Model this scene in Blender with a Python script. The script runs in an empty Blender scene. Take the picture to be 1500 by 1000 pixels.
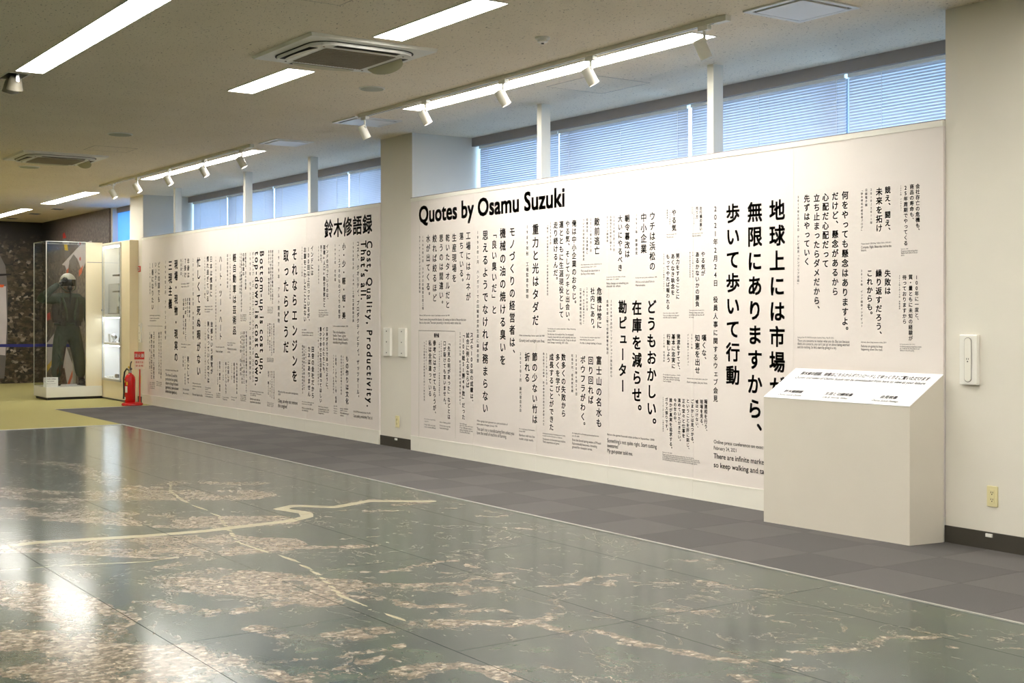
import bpy, bmesh, math, random
from mathutils import Vector, Matrix
random.seed(7)
SC = bpy.context.scene
COL = SC.collection
PI = math.pi

# ------------------------------------------------------------------ camera
ANG = math.atan2(2750, 1890)
FWD = Vector((-math.sin(ANG), math.cos(ANG), 0))
RGT = Vector((math.cos(ANG), math.sin(ANG), 0))
CAMH = 1.355
cd = bpy.data.cameras.new('camera'); cam = bpy.data.objects.new('camera', cd); COL.objects.link(cam)
cd.sensor_width = 36; cd.lens = 36 * 1890 / 1500; cd.shift_y = -40 / 1500; cd.clip_end = 200
cam.location = (0, 0, CAMH); cam.rotation_euler = (PI / 2, 0, ANG)
SC.camera = cam

# ------------------------------------------------------------------ light and exposure
SC.view_settings.view_transform = 'Standard'; SC.view_settings.look = 'None'
SC.view_settings.gamma = 1; SC.view_settings.use_curve_mapping = False
SC.view_settings.exposure = 0.70
wd = bpy.data.worlds.new('sky'); SC.world = wd; wd.use_nodes = True
wd.node_tree.nodes['Background'].inputs[0].default_value = (0.50, 0.71, 1.0, 1)
wd.node_tree.nodes['Background'].inputs[1].default_value = 7.5
E_TROUGH = 19.0      # ceiling fixtures
E_SPOT = 15.0        # watts of a track spotlight
SC.cycles.max_bounces = 8; SC.cycles.diffuse_bounces = 5; SC.cycles.transparent_max_bounces = 12
SC.cycles.caustics_reflective = False; SC.cycles.caustics_refractive = False
SC.cycles.sample_clamp_indirect = 6

def portal(x0, x1, y, z0, z1):
    ld = bpy.data.lights.new('window_portal', 'AREA'); ld.shape = 'RECTANGLE'
    ld.size = x1 - x0; ld.size_y = z1 - z0; ld.cycles.is_portal = True
    o = bpy.data.objects.new('window_portal', ld); COL.objects.link(o)
    o.location = ((x0 + x1) / 2, y, (z0 + z1) / 2); o.rotation_euler = (-PI / 2, 0, 0)

ZC = 3.168       # ceiling height
YW = 6.482       # face of the columns
YP = 6.466       # face of the graphic panels
YH = 7.19        # window header plane

# ------------------------------------------------------------------ materials
def lin(r, g, b):
    f = lambda c: (c / 255 / 12.92) if c / 255 <= 0.04045 else ((c / 255 + 0.055) / 1.055) ** 2.4
    return (f(r), f(g), f(b), 1)

class NT:
    def __init__(s, name):
        s.m = bpy.data.materials.new(name); s.m.use_nodes = True
        s.t = s.m.node_tree; s.n = s.t.nodes; s.b = s.n['Principled BSDF']
    def node(s, kind, **kw):
        n = s.n.new(kind)
        for k, v in kw.items():
            if k in n.inputs: n.inputs[k].default_value = v
            else: setattr(n, k, v)
        return n
    def link(s, a, b): s.t.links.new(a, b)
    def coord(s, scale=(1, 1, 1), loc=(0, 0, 0), out='Object'):
        c = s.node('ShaderNodeTexCoord'); m = s.node('ShaderNodeMapping')
        m.inputs['Scale'].default_value = scale; m.inputs['Location'].default_value = loc
        s.link(c.outputs[out], m.inputs['Vector']); return m.outputs[0]
    def noise(s, vec, scale, detail=4, rough=.55, dist=0):
        n = s.node('ShaderNodeTexNoise', Scale=scale, Detail=detail, Roughness=rough, Distortion=dist)
        s.link(vec, n.inputs['Vector']); return n.outputs['Fac']
    def ramp(s, fac, stops, interp='LINEAR'):
        r = s.node('ShaderNodeValToRGB'); r.color_ramp.interpolation = interp
        e = r.color_ramp.elements
        while len(e) < len(stops): e.new(0.5)
        for q, (p, c) in zip(e, stops):
            q.position = p; q.color = c if len(c) == 4 else (*c, 1)
        s.link(fac, r.inputs[0]); return r.outputs[0]
    def mix(s, fac, a, b, blend='MIX'):
        n = s.node('ShaderNodeMix', data_type='RGBA', blend_type=blend)
        for sock, v in ((n.inputs[0], fac), (n.inputs[6], a), (n.inputs[7], b)):
            if hasattr(v, 'links') or isinstance(v, bpy.types.NodeSocket): s.link(v, sock)
            else: sock.default_value = v
        return n.outputs[2]
    def math(s, op, a, b=None, clamp=False):
        n = s.node('ShaderNodeMath', operation=op, use_clamp=clamp)
        for sock, v in ((n.inputs[0], a), (n.inputs[1], b)):
            if v is None: continue
            if isinstance(v, bpy.types.NodeSocket): s.link(v, sock)
            else: sock.default_value = v
        return n.outputs[0]
    def base(s, c):
        if isinstance(c, bpy.types.NodeSocket): s.link(c, s.b.inputs['Base Color'])
        else: s.b.inputs['Base Color'].default_value = c
        return s
    def set(s, **kw):
        for k, v in kw.items(): s.b.inputs[k.replace('_', ' ')].default_value = v
        return s
    def bump(s, h, strength=.3, dist=.01):
        n = s.node('ShaderNodeBump', Strength=strength, Distance=dist)
        s.link(h, n.inputs['Height']); s.link(n.outputs[0], s.b.inputs['Normal']); return s

def paint(name, rgb, rough=.5, metal=0, var=.03, scale=6, bump=0):
    k = NT(name); c = lin(*rgb); v = k.coord()
    n = k.noise(v, scale, 3)
    d = tuple(x * (1 - var) for x in c[:3]) + (1,); u = tuple(min(1, x * (1 + var)) for x in c[:3]) + (1,)
    k.base(k.ramp(n, [(.3, d), (.7, u)])).set(Roughness=rough, Metallic=metal)
    if bump: k.bump(k.noise(v, scale * 40, 2), bump, .002)
    return k.m

def emit(name, col, st):
    k = NT(name); k.base((0.9, 0.9, 0.9, 1)).set(Roughness=.5)
    k.b.inputs['Emission Color'].default_value = (*col, 1); k.b.inputs['Emission Strength'].default_value = st
    return k.m

M = {}
M['wall'] = paint('wall_paper', (226, 221, 209), .75, var=.015, scale=3, bump=.12)
M['cream'] = paint('cream_laminate', (238, 224, 190), .45, var=.012)
M['plinth'] = paint('plinth_board', (218, 211, 198), .5, var=.012, scale=4)
M['plinth_top'] = paint('plinth_white_film', (246, 246, 248), .35, var=.005)
M['panel'] = paint('matte_white_panel', (230, 222, 216), .55, var=.008, scale=1.5)
M['rail'] = paint('rail_off_white', (236, 233, 222), .4, var=.01)
M['white'] = paint('white_plastic', (236, 234, 226), .35, var=.01)
M['ivory'] = paint('ivory_plastic', (226, 216, 168), .35, var=.01)
M['ink'] = paint('black_vinyl', (26, 22, 26), .5, var=.02)
M['inkgrey'] = paint('grey_vinyl', (96, 90, 92), .5, var=.02)
M['dark'] = paint('dark_vinyl_base', (62, 58, 50), .5, var=.04)
M['black'] = paint('black_metal', (22, 20, 20), .45)
M['slot'] = paint('socket_hole', (40, 30, 24), .6)
M['header'] = paint('grey_blind_box', (150, 142, 138), .55, var=.02)
M['alu'] = paint('brushed_aluminium', (205, 205, 200), .35, metal=.7, var=.03)
M['frame'] = paint('window_frame_grey', (120, 122, 128), .4, metal=.3)
M['silver'] = paint('silver_metal', (190, 192, 196), .25, metal=1)
M['red'] = paint('red_paint', (200, 22, 22), .25, var=.02)
M['redsign'] = paint('red_sign', (205, 50, 36), .45)
M['pink'] = paint('pale_sign_card', (236, 214, 196), .5)
M['yellow'] = paint('yellow_label', (232, 190, 30), .45)
M['orange'] = paint('orange_print', (226, 96, 40), .5)
M['blue'] = paint('blue_webbing', (30, 34, 120), .6)
M['jet'] = paint('jet_print_white', (214, 205, 205), .5, var=.06, scale=3)
M['jetgrey'] = paint('jet_print_grey', (118, 112, 108), .5, var=.1, scale=4)
M['grille'] = paint('air_grille', (150, 138, 122), .6, var=.03)
M['vane'] = paint('vane_beige', (208, 202, 176), .45)
M['disc'] = paint('speaker_cloth', (178, 178, 160), .7)
M['navy'] = paint('navy_plaque', (34, 34, 44), .4)
M['helmet'] = paint('helmet_grey', (146, 140, 124), .4, var=.02)
M['visor'] = paint('dark_visor', (14, 14, 14), .12)
M['skinm'] = paint('mannequin_skin', (120, 96, 70), .6)
M['glove'] = paint('black_glove', (28, 28, 26), .6)
M['boot'] = paint('boot_leather', (26, 26, 30), .4)
M['tube'] = emit('trough_diffuser', (1.0, .965, .89), E_TROUGH)
M['led'] = emit('vitrine_led', (.80, .9, 1.0), 12.0)
M['lens'] = emit('spot_lens', (1.0, .93, .82), 9.0)

def m_cloth(name, rgb):
    k = NT(name); v = k.coord(); c = lin(*rgb)
    n = k.noise(v, 9, 5, .6)
    k.base(k.ramp(n, [(.3, tuple(x * .6 for x in c[:3]) + (1,)), (.7, tuple(x * 1.3 for x in c[:3]) + (1,))])).set(Roughness=.85)
    k.bump(k.noise(v, 14, 4, .6, 1.2), .8, .02); return k.m
M['suit'] = m_cloth('olive_flight_suit', (52, 62, 48))
M['vest'] = m_cloth('dark_olive_vest', (48, 44, 34))
M['strap'] = m_cloth('green_webbing', (62, 74, 52))

def m_ceiling():
    k = NT('acoustic_board'); v = k.coord((1, 1, 1))
    big = k.noise(v, 1.3, 2)
    base = k.ramp(big, [(.3, lin(238, 225, 202)), (.7, lin(243, 231, 210))])
    v2 = k.coord((1, 2.2, 1))
    p = k.noise(v2, 42, 3, .6, .8)
    pit = k.ramp(p, [(.0, (1, 1, 1)), (.33, (1, 1, 1)), (.37, (0, 0, 0)), (1, (0, 0, 0))])
    k.base(k.mix(pit, base, lin(128, 112, 88))).set(Roughness=.9)
    inv = k.math('SUBTRACT', 1.0, pit)
    k.bump(inv, .35, .004); return k.m
M['ceiling'] = m_ceiling()

def m_carpet(name, a, b, sc=260):
    k = NT(name); v = k.coord()
    n = k.noise(v, sc, 2, .7); n2 = k.noise(v, 12, 2)
    c = k.ramp(n, [(.32, lin(*a)), (.68, lin(*b))])
    k.base(k.mix(k.math('MULTIPLY', n2, .12), c, lin(*[x * .75 for x in a]))).set(Roughness=.95)
    k.bump(n, .5, .004); return k.m
M['tile_dark'] = m_carpet('carpet_tile_dark', (72, 70, 70), (97, 94, 92))
M['tile_light'] = m_carpet('carpet_tile_light', (79, 77, 76), (106, 102, 100))
M['yellow_carpet'] = m_carpet('olive_yellow_carpet', (158, 150, 92), (186, 178, 116), 160)

def m_map():
    k = NT('aerial_map_under_gloss')
    geo = k.node('ShaderNodeNewGeometry'); P = geo.outputs['Position']
    def rot(sx, sy, a=.0, l=(0, 0, 0)):
        m = k.node('ShaderNodeMapping'); m.inputs['Scale'].default_value = (sx, sy, 1)
        m.inputs['Rotation'].default_value = (0, 0, a); m.inputs['Location'].default_value = l
        k.link(P, m.inputs['Vector']); return m.outputs[0]
    def near(v, c, w):      # band where v passes c, w = half width (value or socket)
        d = k.math('ABSOLUTE', k.math('SUBTRACT', v, c)); return k.math('LESS_THAN', d, w)
    hill = k.noise(rot(1, 1), 4.5, 10, .66, .4)
    forest = k.ramp(hill, [(.28, lin(22, 38, 38)), (.5, lin(40, 58, 50)), (.68, lin(66, 80, 62))])
    tn = k.noise(rot(1, 1, .2), 30, 7, .75, .3)
    town = k.ramp(tn, [(.34, lin(40, 44, 36)), (.45, lin(92, 82, 66)), (.55, lin(138, 120, 102)), (.68, lin(200, 188, 168))])
    vor = k.node('ShaderNodeTexVoronoi', Scale=46.0); k.link(rot(1, .8, .35), vor.inputs['Vector'])
    blk = k.ramp(vor.outputs['Color'], [(.3, lin(54, 62, 46)), (.55, lin(114, 100, 84)), (.9, lin(208, 198, 182))])
    town = k.mix(.4, town, blk)
    att = k.node('ShaderNodeAttribute', attribute_name='settled'); riv = k.node('ShaderNodeAttribute', attribute_name='river')
    # ragged edge of the settled ground, with side valleys running off into the hills
    rag = k.noise(rot(1, 1, .3), 7.0, 10, .72, .6)
    side = k.noise(rot(.7, 1.2, .9, (1.3, 4.1, 0)), 2.4, 9, .68, .6)
    push = k.math('ADD', k.math('MULTIPLY', k.math('SUBTRACT', rag, .49), .30), k.math('MULTIPLY', k.math('SUBTRACT', side, .50), .55))
    core = k.math('GREATER_THAN', k.math('ADD', att.outputs['Fac'], k.math('MULTIPLY', k.math('SUBTRACT', rag, .52), .20)), 0)
    wide_ = k.math('GREATER_THAN', k.math('ADD', k.math('MULTIPLY', att.outputs['Fac'], .45), push), .055)
    fine = k.noise(rot(.8, 1.1, .8, (7.3, .6, 0)), 3.0, 9, .66, .8)
    streak = k.math('MULTIPLY', near(fine, .5, .008), k.math('GREATER_THAN', side, .50))
    mask = k.math('MAXIMUM', core, k.math('MAXIMUM', wide_, streak))
    # woods left inside the built-up ground
    woods = k.math('GREATER_THAN', k.noise(rot(1, 1.6, .5, (4, 4, 0)), 2.6, 9, .70), .535)
    mask = k.math('MULTIPLY', mask, k.math('SUBTRACT', 1.0, k.math('MULTIPLY', woods, .8)))
    col = k.mix(mask, forest, town)
    rv = k.math('GREATER_THAN', k.math('ADD', riv.outputs['Fac'], k.math('MULTIPLY', k.math('SUBTRACT', rag, .5), .03)), 0)
    col = k.mix(rv, col, lin(168, 160, 132))
    sp = k.noise(rot(1, 1, 0, (3, 3, 0)), 13, 6, .7)
    col = k.mix(k.math('MULTIPLY', k.math('GREATER_THAN', sp, .63), k.math('MULTIPLY', mask, .7)), col, lin(226, 206, 178))
    k.base(col).set(Roughness=.5)
    k.b.inputs['Specular IOR Level'].default_value = .08; k.b.inputs['Coat Weight'].default_value = .95; k.b.inputs['Coat Roughness'].default_value = .155
    k.b.inputs['Coat IOR'].default_value = 1.5
    bn = k.node('ShaderNodeBump', Strength=.06, Distance=.02); k.link(k.noise(rot(1, 1), 1.6, 2), bn.inputs['Height'])
    k.link(bn.outputs[0], k.b.inputs['Coat Normal'])
    return k.m
M['map'] = m_map()

def m_mural():
    k = NT('aerial_city_mural')
    geo = k.node('ShaderNodeNewGeometry'); sep = k.node('ShaderNodeSeparateXYZ'); k.link(geo.outputs['Position'], sep.inputs[0])
    # wall coordinates: run along x and y together, height z; the pattern shrinks towards the printed horizon
    run = k.math('ADD', sep.outputs['X'], sep.outputs['Y'])
    comb = k.node('ShaderNodeCombineXYZ'); k.link(run, comb.inputs[0]); k.link(sep.outputs['Z'], comb.inputs[1])
    def mp(sx, sy, a=0):
        m = k.node('ShaderNodeMapping'); m.inputs['Scale'].default_value = (sx, sy, 1); m.inputs['Rotation'].default_value = (0, 0, a)
        k.link(comb.outputs[0], m.inputs['Vector']); return m.outputs[0]
    v = k.node('ShaderNodeTexVoronoi', Scale=17.0); k.link(mp(1, 1.2, .35), v.inputs['Vector'])
    roofs = k.ramp(v.outputs['Color'], [(.25, lin(38, 36, 32)), (.6, lin(84, 73, 58)), (.8, lin(130, 116, 96)), (.95, lin(190, 178, 160))])
    n = k.noise(mp(1, 1.6, .2), 4.5, 7, .7)
    land = k.ramp(n, [(.35, lin(44, 48, 34)), (.5, lin(72, 64, 46)), (.66, lin(112, 96, 74))])
    f = k.ramp(k.noise(mp(1, 1.8), 3.2, 5), [(.40, (0, 0, 0)), (.55, (1, 1, 1))])
    city = k.mix(f, land, roofs)
    hz = k.node('ShaderNodeMapRange'); hz.inputs['From Min'].default_value = 2.25; hz.inputs['From Max'].default_value = 2.95
    k.link(sep.outputs['Z'], hz.inputs['Value'])
    fine = k.ramp(k.noise(mp(1, 1), 16, 4, .7), [(.4, lin(70, 60, 56)), (.62, lin(150, 136, 124))])
    right = k.node('ShaderNodeMapRange'); right.inputs['From Min'].default_value = -25.9; right.inputs['From Max'].default_value = -24.2
    k.link(sep.outputs['X'], right.inputs['Value'])
    city = k.mix(k.math('MULTIPLY', right.outputs[0], .8), city, fine)
    top = k.mix(right.outputs[0], lin(52, 48, 48), lin(112, 98, 94))
    top = k.mix(.3, top, k.mix(right.outputs[0], lin(34, 32, 32), fine))
    k.base(k.mix(hz.outputs[0], city, top)).set(Roughness=.5)
    return k.m
M['mural'] = m_mural()

def m_glass(name, col=(1, 1, 1, 1), fres=1.0):
    k = NT(name); k.n.remove(k.b)
    g = k.node('ShaderNodeBsdfGlossy', Roughness=.02); t = k.node('ShaderNodeBsdfTransparent'); t.inputs[0].default_value = col
    lw = k.node('ShaderNodeLayerWeight', Blend=.5); mx = k.node('ShaderNodeMixShader')
    f = k.math('ADD', k.math('MULTIPLY', k.math('POWER', lw.outputs['Facing'], 5.0), .9 * fres), .035 * fres)
    k.link(f, mx.inputs[0]); k.link(t.outputs[0], mx.inputs[1]); k.link(g.outputs[0], mx.inputs[2])
    k.link(mx.outputs[0], k.n['Material Output'].inputs[0]); return k.m
M['acrylic'] = m_glass('clear_acrylic', (.95, .96, .96, 1))
M['pane'] = m_glass('window_glass', (.85, .92, .95, 1))
M['edge'] = paint('polished_acrylic_edge', (226, 232, 222), .2)

def m_trans(name, rgb, w):
    k = NT(name); d = k.node('ShaderNodeBsdfTranslucent'); d.inputs[0].default_value = lin(*rgb)
    k.base(lin(*rgb)).set(Roughness=.5)
    mx = k.node('ShaderNodeMixShader'); mx.inputs[0].default_value = w
    k.link(k.b.outputs[0], mx.inputs[1]); k.link(d.outputs[0], mx.inputs[2])
    k.link(mx.outputs[0], k.n['Material Output'].inputs[0]); return k.m
M['slat'] = m_trans('blind_slat', (206, 210, 220), .05)
M['roller'] = m_trans('roller_shade_cloth', (150, 190, 225), .6)

# ------------------------------------------------------------------ mesh helpers
def tag(o, label=None, cat=None, group=None, kind=None):
    if label: o['label'] = label
    if cat: o['category'] = cat
    if group: o['group'] = group
    if kind: o['kind'] = kind
    return o

def empty(name, loc=(0, 0, 0), rz=0, **kw):
    o = bpy.data.objects.new(name, None); COL.objects.link(o); o.location = loc; o.rotation_euler = (0, 0, rz)
    o.empty_display_size = .1
    return tag(o, **kw)

def link(name, me, mat=None, parent=None, loc=(0, 0, 0), smooth=False, **kw):
    o = bpy.data.objects.new(name, me); COL.objects.link(o); o.location = loc
    if mat is not None and not me.materials: me.materials.append(M[mat])
    if parent is not None: o.parent = parent
    if smooth:
        for p in me.polygons: p.use_smooth = True
    return tag(o, **kw)

class B:
    """collects shapes into one bmesh"""
    def __init__(s): s.bm = bmesh.new()
    def box(s, x0, x1, y0, y1, z0, z1, bev=0, seg=2, mat=None):
        r = bmesh.ops.create_cube(s.bm, size=1)
        m = Matrix.Translation(((x0 + x1) / 2, (y0 + y1) / 2, (z0 + z1) / 2)) @ Matrix.Diagonal((x1 - x0, y1 - y0, z1 - z0, 1))
        if mat: m = mat @ m
        bmesh.ops.transform(s.bm, matrix=m, verts=r['verts'])
        if bev:
            es = list({e for v in r['verts'] for e in v.link_edges})
            bmesh.ops.bevel(s.bm, geom=es, offset=bev, segments=seg, affect='EDGES', profile=.5)
        return s
    def cyl(s, p, q, r, r2=None, n=16, caps=True):
        p, q = Vector(p), Vector(q); d = q - p
        m = Matrix.Translation((p + q) / 2) @ d.to_track_quat('Z', 'Y').to_matrix().to_4x4()
        bmesh.ops.create_cone(s.bm, cap_ends=caps, segments=n, radius1=r, radius2=r if r2 is None else r2, depth=d.length, matrix=m)
        return s
    def ball(s, c, r, sc=(1, 1, 1), n=16, mat=None):
        m = Matrix.Translation(c) @ Matrix.Diagonal((*sc, 1))
        if mat: m = mat @ m
        bmesh.ops.create_uvsphere(s.bm, u_segments=n, v_segments=n // 2, radius=r, matrix=m); return s
    def prism(s, pts, ext):
        """closed polygon of 3D points pushed along ext"""
        ext = Vector(ext)
        a = [s.bm.verts.new(p) for p in pts]; b = [s.bm.verts.new(Vector(p) + ext) for p in pts]
        s.bm.faces.new(a); s.bm.faces.new(b[::-1])
        for i in range(len(pts)):
            j = (i + 1) % len(pts); s.bm.faces.new((a[j], a[i], b[i], b[j]))
        return s
    def lathe(s, prof, c=(0, 0, 0), n=24):
        rings = []
        for r, z in prof:
            rings.append([s.bm.verts.new((c[0] + r * math.cos(2 * PI * i / n), c[1] + r * math.sin(2 * PI * i / n), c[2] + z)) for i in range(n)])
        for a, b in zip(rings, rings[1:]):
            for i in range(n):
                j = (i + 1) % n; s.bm.faces.new((a[i], a[j], b[j], b[i]))
        s.bm.faces.new(rings[0][::-1]); s.bm.faces.new(rings[-1]); return s
    def tube(s, pts, r, n=8):
        pts = [Vector(p) for p in pts]; prev = None
        for i, p in enumerate(pts):
            t = (pts[min(i + 1, len(pts) - 1)] - pts[max(i - 1, 0)]).normalized()
            q = t.to_track_quat('Z', 'Y'); ring = []
            for k in range(n):
                a = 2 * PI * k / n; ring.append(s.bm.verts.new(p + q @ Vector((r * math.cos(a), r * math.sin(a), 0))))
            if prev:
                best = min(range(n), key=lambda o: sum((prev[k].co - ring[(k + o) % n].co).length for k in range(n)))
                ring = ring[best:] + ring[:best]
                for k in range(n):
                    j = (k + 1) % n; s.bm.faces.new((prev[k], prev[j], ring[j], ring[k]))
            else: s.bm.faces.new(ring[::-1])
            prev = ring
        s.bm.faces.new(prev); return s
    def grid(s, f, nu, nv):
        g = [[s.bm.verts.new(f(u / nu, v / nv)) for v in range(nv + 1)] for u in range(nu + 1)]
        for u in range(nu):
            for v in range(nv): s.bm.faces.new((g[u][v], g[u + 1][v], g[u + 1][v + 1], g[u][v + 1]))
        return s
    def done(s, name, mat, parent=None, loc=(0, 0, 0), smooth=False, **kw):
        bmesh.ops.recalc_face_normals(s.bm, faces=s.bm.faces)
        me = bpy.data.meshes.new(name); s.bm.to_mesh(me); s.bm.free()
        o = link(name, me, mat, parent, loc, False, **kw)
        if smooth:
            me.shade_smooth()
            try: me.set_sharp_from_angle(angle=math.radians(38))
            except Exception: pass
        return o

def box(name, mat, x0, x1, y0, y1, z0, z1, parent=None, bev=0, **kw):
    return B().box(x0, x1, y0, y1, z0, z1, bev).done(name, mat, parent, **kw)

def rects_frame(b, x0, x1, y0, y1, z0, z1, w):
    """flat frame lying in xy"""
    b.box(x0, x1, y0, y0 + w, z0, z1).box(x0, x1, y1 - w, y1, z0, z1).box(x0, x0 + w, y0 + w, y1 - w, z0, z1).box(x1 - w, x1, y0 + w, y1 - w, z0, z1); return b
def wall_frame(b, x0, x1, z0, z1, y0, y1, w):
    b.box(x0, x1, y0, y1, z0, z0 + w).box(x0, x1, y0, y1, z1 - w, z1).box(x0, x0 + w, y0, y1, z0 + w, z1 - w).box(x1 - w, x1, y0, y1, z0 + w, z1 - w); return b

def copy_tree(o, parent=None):
    c = o.copy(); COL.objects.link(c); c.parent = parent
    for ch in list(o.children): copy_tree(ch, c)
    return c

# ------------------------------------------------------------------ lettering
_fc = bpy.data.curves.new('lettering', 'FONT'); _fo = bpy.data.objects.new('lettering', _fc); COL.objects.link(_fo)
_fc.resolution_u = 3
_cache = {}
def glyph(s, bold):
    key = (s, bold)
    if key not in _cache:
        if (s, -1) not in _cache:
            _fc.body = s
            dg = bpy.context.evaluated_depsgraph_get(); dg.update()
            me = bpy.data.meshes.new_from_object(_fo.evaluated_get(dg))
            _cache[(s, -1)] = ([(v.co.x, v.co.y) for v in me.vertices], [tuple(p.vertices) for p in me.polygons])
            bpy.data.meshes.remove(me)
        v0, f0 = _cache[(s, -1)]
        # heavier strokes: the outline repeated around itself
        sh = [(0, 0)] if bold < .006 else [(bold * a, bold * c) for a, c in ((-.7, -.7), (.7, -.7), (.7, .7), (-.7, .7))]
        vs, fs = [], []
        for dx, dy in sh:
            o = len(vs); vs += [(x + dx, y + dy) for x, y in v0]; fs += [tuple(i + o for i in p) for p in f0]
        _cache[key] = (vs, fs)
    return _cache[key]

class Ink:
    """flat lettering cut from vinyl; place(x, z) gives the point on its sheet"""
    def __init__(s, to3d): s.v = []; s.f = []; s.to3d = to3d
    def add(s, g, fn):
        o = len(s.v)
        for x, y in g[0]: s.v.append(s.to3d(*fn(x, y)))
        for p in g[1]: s.f.append(tuple(i + o for i in p))
    def column(s, x, z0, z1, text, bold=.022, k=.88, wide=1.0, each=None):
        """one vertical line of text from z0 down to z1, centred on x"""
        n = len(text) - (.5 if text[-1] in '、。' else 0)
        pitch = (z0 - z1) / max(.6, n - (1 - k)); em = pitch * k
        for i, ch in enumerate(text):
            if ch in '　 ': continue
            zc = z0 - em / 2 - i * pitch; g = glyph(ch, bold); e = em * wide
            if ch in '、。': fn = lambda a, b: (x + (a - .5 + .60) * e, zc + (b - .37 + .60) * em)
            elif ch in 'ー「」『』（）～-': fn = lambda a, b: (x + (b - .37) * e, zc - (a - .5) * em)
            elif ch in 'っゃゅょッャュョィァェォ': fn = lambda a, b: (x + (a - .42) * e, zc + (b - .31) * em)
            elif ch.isascii(): fn = lambda a, b: (x + (a - .28) * e * 1.05, zc + (b - .35) * em * 1.05)
            else: fn = lambda a, b: (x + (a - .5) * e, zc + (b - .37) * em)
            if each:
                one = Ink(s.to3d); one.add(g, fn); one.done('character', 'ink', each)
            else: s.add(g, fn)
        return em
    def turned(s, x, z0, z1, text, size, bold=.03):
        """a latin line turned a quarter clockwise, reading downwards"""
        g = glyph(text, bold); w = max(v[0] for v in g[0]); kx = (z0 - z1) / w
        s.add(g, lambda a, b: (x + (b - .30) * size, z0 - a * kx))
    def line(s, x0, x1, z, text, size, bold=.008):
        """horizontal latin line fitted between x0 and x1, baseline z"""
        g = glyph(text, bold); w = max(v[0] for v in g[0]); kx = (x1 - x0) / w
        s.add(g, lambda a, b: (x0 + a * kx, z + b * size))
    def rule(s, x0, z0, x1, z1, t=.0015):
        o = len(s.v)
        if abs(x1 - x0) > abs(z1 - z0): q = [(x0, z0 - t), (x1, z0 - t), (x1, z0 + t), (x0, z0 + t)]
        else: q = [(x0 - t, z0), (x0 + t, z0), (x0 + t, z1), (x0 - t, z1)]
        s.v += [s.to3d(*p) for p in q]; s.f.append((o, o + 1, o + 2, o + 3))
    def done(s, name, mat, parent, **kw):
        me = bpy.data.meshes.new(name); me.from_pydata(s.v, [], s.f)
        return link(name, me, mat, parent, **kw)

def onwall(px, py, y=6.476):
    """reading of a wall position taken from the survey photograph -> metres along and above"""
    u = (px - 750) / 1890; w = (460 - py) / 1890
    d = FWD + RGT * u; t = y / d.y
    return d.x * t, CAMH + w * t

# ------------------------------------------------------------------ room shell
XL, XR, YB = -26.38, 3.2, -7.0
floor = box('floor', 'dark', XL - .2, XR + .2, YB - .2, 7.6, -.20, -.012, kind='structure', label='floor of the gallery with carpet tiles and a glossy aerial map')
ceil = box('ceiling', 'ceiling', XL - .2, XR + .2, YB - .2, 7.6, ZC, ZC + .15, kind='structure', label='beige pitted acoustic board ceiling')
box('wall_left', 'mural', XL - .15, XL, YB, 6.97, -.012, ZC, kind='structure', label='far end wall covered by a dark aerial city mural')
box('wall_right', 'wall', XR, XR + .15, YB, 7.4, -.012, ZC, kind='structure')
box('wall_front', 'wall', XL, XR, YB - .15, YB, -.012, ZC, kind='structure')
b = B()
for x0, x1 in ((-22.08 + .42, -19.9), (-19.4, -11.8), (-11.2, -4.8)):
    pass
box('wall_back', 'wall', -21.66, XR, 7.30, 7.45, -.012, .9, kind='structure', label='low wall under the strip windows')
box('wall_mural', 'mural', XL, -22.08, 6.82, 6.97, -.012, ZC, kind='structure', label='wall with the aerial city mural behind the mannequin case')
box('trim_1', 'wall', -22.079, -21.99, 6.85, 6.94, -.012, ZC, kind='structure', label='narrow white jamb at the end of the mural')
box('wall_pier', 'wall', -19.94, -19.325, YW, 7.45, -.012, ZC, kind='structure', label='square white column behind the fire extinguisher')
box('wall_column', 'wall', -11.844, -11.193, YW, 7.45, -.012, ZC, kind='structure', label='square white column between the two quote panels')
box('wall_side', 'wall', -4.872, XR, YW, 7.45, -.012, ZC, kind='structure', label='off-white wall right of the large quote panel')
box('baseboard_pier', 'dark', -19.94, -19.325, YW - .008, YW, 0, .10, kind='structure')
box('baseboard_column', 'dark', -11.844, -11.193, YW - .008, YW, 0, .10, kind='structure')
box('baseboard_right', 'dark', -4.872, XR, YW - .008, YW, 0, .10, kind='structure', label='dark vinyl baseboard')

# floor finishes
YE = 5.045
b = B()
for x0, x1, y0, y1 in ((XL, -18.84, YB, 6.82), (-18.84, -15.766, YB, YE), (-15.766, XR, YB, -4.86)):
    b.box(x0, x1, y0, y1, -.012, 0)
b.done('carpet', 'yellow_carpet', floor, label='olive-yellow carpet')
box('carpet_edge', 'alu', -18.85, -18.83, YE, YW, -.012, .002, floor)
box('map_trim', 'alu', -15.80, XR, YE - .022, YE, -.012, .004, floor, label='silver metal trim strip')
box('map_trim', 'alu', -15.80, -15.766, -4.86, YE - .022, -.012, .004, floor, label='silver metal trim strip')
tm = {}
for i in range(45):
    for j in range(3):
        x0 = -18.83 + (i * .5 - .25 if i else 0); x1 = -18.83 + i * .5 + .25
        if i == 0: x0, x1 = -18.83, -18.58
        y0 = YE + .5 * j; y1 = min(y0 + .5, 6.476) if j == 2 else y0 + .5
        if x0 > XR: continue
        x1 = min(x1, XR)
        key = (round(x1 - x0, 3), j == 2, (i + j) % 2)
        if key not in tm:
            bb = B().box(0, x1 - x0 - .002, 0, y1 - y0 - .002, -.012, 0); o = bb.done('carpet_tile', 'tile_light' if (i + j) % 2 else 'tile_dark', floor)
            tm[key] = o.data; o.location = (x0, y0, 0)
        else: link('carpet_tile', tm[key], None, floor, (x0, y0, 0))
import numpy as np
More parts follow.
